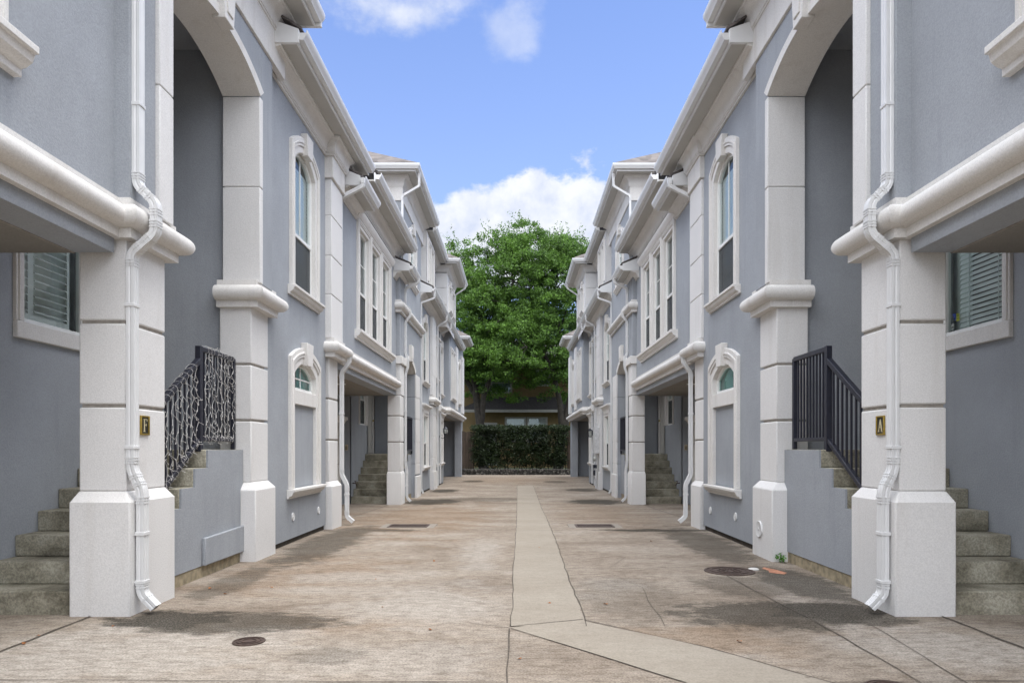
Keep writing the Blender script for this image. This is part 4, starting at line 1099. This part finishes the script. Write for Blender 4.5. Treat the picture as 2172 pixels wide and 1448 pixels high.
oak('tree', -2.15, 42.2,
    [([(-2.0, 42.2, -.3), (-2.1, 42.2, 2.0), (-2.35, 42.2, 3.6), (-2.6, 42.3, 5.6), (-2.5, 42.5, 8), (-1.9, 42.6, 10.5)], .34, .09),
     ([(-2.15, 42.2, 3.0), (-2.0, 42, 4.6), (-1.2, 41.8, 6.6), (-.6, 41.8, 9.2), (-.2, 42, 11.6)], .2, .05),
     ([(-2.5, 42.3, 4.6), (-3.6, 42.2, 6.4), (-4.0, 42.3, 8.5), (-3.8, 42.3, 10.5)], .17, .04), ([(-1.2, 41.8, 6.6), (-.2, 40.6, 7.2), (.6, 39.9, 7.3)], .1, .03)],
    [(-2.9, 42.2, 9.6, 2.4, 2.6, 3.3), (-.7, 42.4, 10.8, 2.3, 2.5, 3.3), (-1.3, 41, 7.3, 2.8, 2.2, 1.5), (-3.3, 41.6, 6.8, 1.7, 1.7, 1.2), (-3.6, 44.5, 7.0, 2.2, 1.6, 1.6), (-3.0, 42.3, 12.3, 1.2, 1.3, 1.6), (-1.0, 42.2, 13.2, 1.1, 1.2, 1.3), (.2, 42.2, 13.4, 1.1, .9, 1.4), (-2, 45.2, 8.6, 3.6, 1.8, 1.8), (-.8, 41.2, 6.1, 2.3, 1.4, .9), (-3.4, 42, 5.7, 1.3, 1.2, .9), (-.6, 43.6, 5.0, 1.8, .8, .8), (-1.8, 42.9, 5.2, 1.6, .9, .8)], 11,  # hindmost ellipsoids are added, hidden by the crown, to shade the yellow house
    'leafy green oak with a straight dark trunk behind the hedge, nearer the wooden shed side', 250, 135)
oak('tree', 3.2, 42.6,
    [([(2.6, 42.6, -.3), (2.75, 42.6, 1.6), (3.1, 42.6, 3.3), (3.5, 42.6, 4.8), (3.3, 42.5, 6.6), (2.7, 42.4, 8.6), (2.2, 42.4, 10.8)], .36, .09),
     ([(2.9, 42.6, 2.2), (2.7, 42.4, 4.2), (2.3, 42.2, 6.0), (1.2, 42, 8.2), (.9, 42, 11.2)], .22, .05),
     ([(3.4, 42.6, 4.6), (4.2, 42.4, 6.6), (4.2, 42.4, 9.6)], .16, .04), ([(2.3, 42.2, 6.0), (1.0, 40.8, 6.6), (.2, 40, 6.7)], .1, .03)],
    [(2.9, 42.6, 9.9, 2.4, 2.6, 3.7), (1.0, 42.5, 11.4, 2.2, 2.5, 3.5), (1.3, 40.9, 7.1, 2.7, 2.1, 1.5), (3.4, 42.3, 11.9, 1.6, 1.8, 2.2), (3.8, 44.4, 7.4, 2.2, 1.6, 1.8), (.95, 42.2, 13.9, .8, .8, 1.4), (-3.9, 41.8, 8.4, 1.4, 1.6, 2.2), (3.5, 42.3, 13.6, 1.0, 1.1, 1.3), (4.3, 42.3, 12.6, .9, 1, 1.6), (2.6, 45.2, 8.6, 3.6, 1.8, 1.8), (1.2, 41.1, 6.0, 2.2, 1.4, .9), (3.3, 41.6, 5.9, 1.2, 1.2, .9), (1.4, 43.6, 4.9, 1.8, .8, .8), (2.6, 43.0, 5.3, 1.5, .9, .8)], 23,  # foliage farthest back is added out of sight to shade the yellow house
    'leafy green oak with a leaning curved trunk behind the hedge, nearer the weathered board fence', 265, 135)
# hedge
rnd = random.Random(5); V = []; F = []
for _ in range(700):
    x = rnd.uniform(-2.45, 2.95); z = rnd.uniform(.35, 2.35); y = 39.1 + rnd.uniform(-.55, .5)
    leaves(V, F, (x, y, z), (.3, .25, .22), 42, .12, rnd, 1)
for _ in range(220):
    x = rnd.uniform(-2.55, 3.0); leaves(V, F, (x, 38.75 + rnd.uniform(-.2, .6), 2.42 + rnd.uniform(-.05, .16)), (.28, .25, .16), 40, .11, rnd, 1)
t = thing('hedge', (.2, 39.1, -.1), 'dense dark clipped hedge behind the low stone kerb', 'hedge')
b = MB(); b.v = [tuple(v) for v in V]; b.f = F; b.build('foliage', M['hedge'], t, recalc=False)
b = MB()
for i in range(22):
    x = -2.4 + 5.3 * i / 21 + rnd.uniform(-.08, .08); b.tube([(x, 39.1, -.2), (x + rnd.uniform(-.1, .1), 39.1 + rnd.uniform(-.1, .1), .9), (x + rnd.uniform(-.2, .2), 39.0, 1.9)], .03, 6, .012)
b.build('stems', M['bark'], t)
# low stone kerb
t = MB()
for i in range(26):
    x = -3.3 + 6.7 * i / 25.5
    for k in range(2):
        w = .25 + rnd.uniform(-.03, .05); t.box(x, x + w, 38.0 + rnd.uniform(-.03, .03), 38.4, -.2 + k * .19, -.2 + k * .19 + .20 + rnd.uniform(-.02, .015))
tag(t.build('stone_kerb', M['stone'], None, 1, (0, 38.2, -.1), bevel=.03), 'low rough stone kerb across the end of the lane', 'kerb')
bb = MB().box(-6, 6, 38.42, 60, -.3, .05); tag(bb.build('planting_bed', M['earth'], recalc=True), kind='structure')
def fence(x0, x1, y, h, label):
    t = thing('wooden_fence', ((x0 + x1) / 2, y, -.1), label, 'fence', 'wooden fences at the lane end')
    b = MB(); x = x0
    while x < x1 - .02:
        b.box(x, min(x + .138, x1), y - .012 + random.uniform(-.006, .006), y + .014, -.15, h + random.uniform(-.04, .03)); x += .146
    b.build('boards', M['wood'], t, bevel=.004)
    b = MB(); b.box(x0, x1, y + .015, y + .06, .35, .44); b.box(x0, x1, y + .015, y + .06, h - .5, h - .41); b.build('rails', M['wood'], t)
    for xx in (x0, x1):
        MB().box(xx - .05, xx + .05, y + .06, y + .16, -.2, h - .05).build('post', M['wood'], t)
fence(2.95, 4.4, 38.7, 2.35, 'weathered board fence right of the hedge')
fence(-4.4, -2.45, 38.9, 2.3, 'dark board fence left of the hedge')
# yellow house beyond
Y = 46.5
T = thing('yellow_house', (.5, Y, 0), 'yellow clapboard house with white windows in deep shade behind the trees', 'house')
def fbox(x0, x1, y0, y1, z0, z1, n, m, par=T, bv=0): return MB().box(x0, x1, y0, y1, z0, z1).build(n, M[m], par, 1, bevel=bv)
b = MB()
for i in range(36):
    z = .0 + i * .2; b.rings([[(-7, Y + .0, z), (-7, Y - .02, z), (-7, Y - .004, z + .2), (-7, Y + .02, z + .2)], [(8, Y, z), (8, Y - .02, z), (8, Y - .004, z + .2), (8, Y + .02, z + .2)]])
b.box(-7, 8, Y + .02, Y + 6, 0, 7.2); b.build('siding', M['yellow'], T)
rf = MB(); rf.rings([[(-7.5, Y - .5, 7.15), (-7.5, Y + 3, 9.2), (-7.5, Y + 6.5, 7.15), (-7.5, Y + 6.5, 7.0), (-7.5, Y - .5, 7.0)], [(8.5, Y - .5, 7.15), (8.5, Y + 3, 9.2), (8.5, Y + 6.5, 7.15), (8.5, Y + 6.5, 7.0), (8.5, Y - .5, 7.0)]]); rf.build('roof', M['darkroof'], T)
rf = MB(); rf.rings([[(-3.9, Y - 1.5, 3.75), (4.9, Y - 1.5, 3.75), (4.9, Y - 1.5, 3.87), (-3.9, Y - 1.5, 3.87)], [(-2.3, Y - .03, 3.9), (3.6, Y - .03, 3.9), (3.4, Y - .03, 4.85), (-2.0, Y - .03, 4.85)]])
pr = rf.build('porch_roof', M['darkroof'], T); MB().box(-3.95, 4.95, Y - 1.6, Y - 1.5, 3.72, 3.9).build('gutter', M['ytrim'], pr, 1)
for xx in (-3.6, 4.6): fbox(xx - .07, xx + .07, Y - 1.45, Y - 1.3, 0, 3.72, 'porch_post', 'ytrim')
def ywin(x0, x1, z0, z1, bl):
    f = MB(); e = .13
    f.box(x0 - e, x0, Y - .06, Y - .02, z0 - e, z1 + e); f.box(x1, x1 + e, Y - .06, Y - .02, z0 - e, z1 + e); f.box(x0, x1, Y - .06, Y - .02, z1, z1 + e); f.box(x0, x1, Y - .06, Y - .02, z0 - e, z0)
    f.box(x0, x1, Y - .045, Y - .022, (z0 + z1) / 2 - .025, (z0 + z1) / 2 + .025)
    w = f.build('window', M['ytrim'], T, 1)
    MB().box(x0, x1, Y - .03, Y - .026, z0, z1).build('pane', M['glass'], w, 1)
    MB().box(x0, x1, Y - .0245, Y - .0215, z0, z1).build('dark_room', M['room'], w, 1) if not bl else None
    if bl:
        g = MB(); z = z0
        while z < z1 - .05: g.box(x0, x1, Y - .0255, Y - .0215, z + .008, z + .072); z += .08
        g.build('blinds', M['ytrim'], w, 1)
ywin(-.65, .55, 1.9, 3.35, True); ywin(.85, 2.0, 1.9, 3.35, True); ywin(-1.65, -.4, 5.2, 6.4, False); ywin(-2.6, -1.85, 5.2, 6.4, False); ywin(1.3, 2.2, 5.7, 6.6, False)
d = fbox(-2.3, -1.5, Y - .05, Y - .02, .2, 2.9, 'door', 'room'); fbox(-2.5, -2.3, Y - .06, Y - .02, .2, 3.1, 'frame', 'ytrim', d); fbox(-1.5, -1.3, Y - .06, Y - .02, .2, 3.1, 'frame', 'ytrim', d); fbox(-2.3, -1.5, Y - .06, Y - .02, 2.9, 3.1, 'frame', 'ytrim', d)
# weed by the pier, dead leaves
t = thing('weed', (3.02, 8.75 - .95, .0), 'small green weed in the crack beside the low kerb of the letter A house', 'weed')
V = []; F = []; leaves(V, F, (3.03, 7.82, .06), (.06, .07, .06), 40, .05, random.Random(2), 1); b = MB(); b.v = [tuple(v) for v in V]; b.f = F; b.build('leaves', M['weed'], t, recalc=False)
MB().tube([(3.03, 7.82, -.01), (3.035, 7.82, .05), (3.03, 7.83, .09)], .004, 5).build('stem', M['weed'], t)
rnd = random.Random(9)
spots = [(-3.28, 4.55), (-3.33, 4.75), (-3.3, 4.2), (.02, 4.22), (-2.85, 6.35), (-2.6, 6.1), (-2.3, 6.4), (.28, 5.75), (.75, 5.7), (-.62, 4.9), (-1.1, 5.6), (1.5, 4.6), (-2.95, 5.0), (-.95, 7.9), (-1.9, 8.9), (1.9, 9.6), (.3, 9.0), (-1.4, 6.8)]
first = None
for i, (x, y) in enumerate(spots):
    if first is None:
        b = MB(); b.add([(0, -.022, .004), (.012, -.006, .012), (.010, .012, .007), (0, .026, .010), (-.011, .010, .013), (-.012, -.008, .005), (0, 0, .003)], [(0, 1, 6), (1, 2, 6), (2, 3, 6), (3, 4, 6), (4, 5, 6), (5, 0, 6)])
        o = b.build('fallen_leaf', M['deadleaf'], recalc=False); first = o
    else:
        o = first.copy(); C.objects.link(o)
    o.location = (x, y, gz(y) + .003); o.rotation_euler = (rnd.uniform(-.3, .3), rnd.uniform(-.3, .3), rnd.uniform(0, 6.28)); k = rnd.uniform(.6, 1.1); o.scale = (k, k, k)
    tag(o, 'small curled brown dead leaf lying on the concrete', 'leaf', 'fallen leaves on the concrete')

# ------------------------------------------------------------------ light, sky, camera
SUN_EL, SUN_ROT = math.radians(76), math.radians(115)
world = bpy.data.worlds.new('World'); bpy.context.scene.world = world; world.use_nodes = True
nt = world.node_tree; nt.nodes.clear()
sky = N(nt, 'ShaderNodeTexSky', sky_type='NISHITA', sun_disc=False, sun_elevation=SUN_EL, sun_rotation=SUN_ROT, altitude=0, air_density=1.0, dust_density=.2, ozone_density=1.5)
tc = nt.nodes.new('ShaderNodeTexCoord').outputs['Generated']
def blob(c, r, edge, lo, hi):
    v = N(nt, 'ShaderNodeVectorMath', operation='SUBTRACT', ins={0: tc, 1: c}); v = N(nt, 'ShaderNodeVectorMath', operation='MULTIPLY', ins={0: v.outputs[0], 1: tuple(1 / k for k in r)})
    v = N(nt, 'ShaderNodeVectorMath', operation='LENGTH', ins={0: v.outputs[0]})
    d = math_(nt, 'ADD', v.outputs['Value'], edge)
    return N(nt, 'ShaderNodeMapRange', interpolation_type='SMOOTHSTEP', ins={0: d, 1: hi, 2: lo, 3: 0., 4: 1.}).outputs[0]
n1 = noise(nt, tc, 9, 9, .6, (1, 1, 1.6)); n2 = noise(nt, tc, 4, 6, .6, (1, 1, 2.2)); n3 = noise(nt, tc, 22, 6, .6)
e1 = math_(nt, 'MULTIPLY', math_(nt, 'SUBTRACT', n1, .5), 1.7)
e2 = math_(nt, 'MULTIPLY', math_(nt, 'SUBTRACT', n1, .5), 3.4)
cum = math_(nt, 'MAXIMUM', blob((.115, .935, .30), (.155, .3, .088), e1, .78, .98), math_(nt, 'MAXIMUM', blob((-.02, .94, .285), (.16, .3, .07), e1, .75, 1.0), blob((-.10, .945, .262), (.09, .3, .06), e1, .6, 1.05)))
wisp = math_(nt, 'MAXIMUM', blob((-.148, .84, .533), (.125, .3, .034), e2, .2, 1.35), math_(nt, 'MULTIPLY', blob((-.01, .85, .522), (.045, .3, .026), e2, .3, 1.3), .5))
gen = N(nt, 'ShaderNodeMapRange', interpolation_type='SMOOTHSTEP', ins={0: n2, 1: .5, 2: .68, 3: 0., 4: .9}).outputs[0]
sep = N(nt, 'ShaderNodeSeparateXYZ', ins={0: tc})
back = N(nt, 'ShaderNodeMapRange', ins={0: sep.outputs['Y'], 1: .1, 2: -.35, 3: 0., 4: .9}).outputs[0]
over = N(nt, 'ShaderNodeMapRange', interpolation_type='SMOOTHSTEP', ins={0: sep.outputs['Z'], 1: .60, 2: .74, 3: 0., 4: 1.}).outputs[0]
dens = math_(nt, 'MAXIMUM', math_(nt, 'MAXIMUM', cum, math_(nt, 'MULTIPLY', wisp, .8)), math_(nt, 'MULTIPLY', gen, .0))
ccol = ramp(nt, n3, [(.3, (2.5, 2.75, 3.4)), (.62, (3.5, 3.6, 3.8))])
bcol = ramp(nt, n3, [(.3, (9.5, 9.8, 10.6)), (.7, (15, 15.3, 16))])  # unseen bright cloud added behind the camera to light camera-facing surfaces
CLOUD_BR = 1.0
haze = N(nt, 'ShaderNodeMapRange', ins={0: sep.outputs['Z'], 1: .55, 2: .15, 3: 0., 4: .35}).outputs[0]
skyc = mixc(nt, haze, mixc(nt, 1., sky.outputs[0], (.78, .765, .90), 'MULTIPLY'), (2.0, 2.55, 3.9))
mixn = mixc(nt, dens, skyc, ccol)
back = math_(nt, 'MULTIPLY', back, N(nt, 'ShaderNodeMapRange', interpolation_type='SMOOTHSTEP', ins={0: sep.outputs['Z'], 1: .06, 2: .35, 3: .12, 4: 1.}).outputs[0])
mixn = mixc(nt, back, mixn, bcol)
mixn = mixc(nt, over, mixn, ramp(nt, n2, [(.3, (10.5, 10.8, 11.6)), (.7, (15.5, 15.8, 16.6))]))  # unseen bright cloud cover added overhead to light the walls
bg = N(nt, 'ShaderNodeBackground', ins={'Color': mixn, 'Strength': .10})
wo = nt.nodes.new('ShaderNodeOutputWorld'); nt.links.new(bg.outputs[0], wo.inputs[0])
sl = bpy.data.lights.new('sun', 'SUN'); sl.energy = .8; sl.angle = math.radians(35); sl.color = (1, .95, .88)
so = bpy.data.objects.new('sun', sl); C.objects.link(so)
d = Vector((math.sin(SUN_ROT) * math.cos(SUN_EL), math.cos(SUN_ROT) * math.cos(SUN_EL), math.sin(SUN_EL)))
so.rotation_euler = d.to_track_quat('Z', 'Y').to_euler()
cam = bpy.data.cameras.new('camera'); co = bpy.data.objects.new('camera', cam); C.objects.link(co)
co.location = (0, 0, 1.3); co.rotation_euler = (PI / 2, 0, 0)
cam.sensor_width = 36; cam.lens = 36 * 1448 / 2172
cam.shift_x = -(1095 - 1086) / 2172; cam.shift_y = (952 - 724) / 2172
cam.clip_end = 2000; cam.clip_start = .05
S = bpy.context.scene; S.camera = co
S.view_settings.view_transform = 'Standard'; S.view_settings.look = 'None'; S.view_settings.exposure = EXPOSURE
S.cycles.max_bounces = 8; S.cycles.diffuse_bounces = 3; S.cycles.transparent_max_bounces = 12
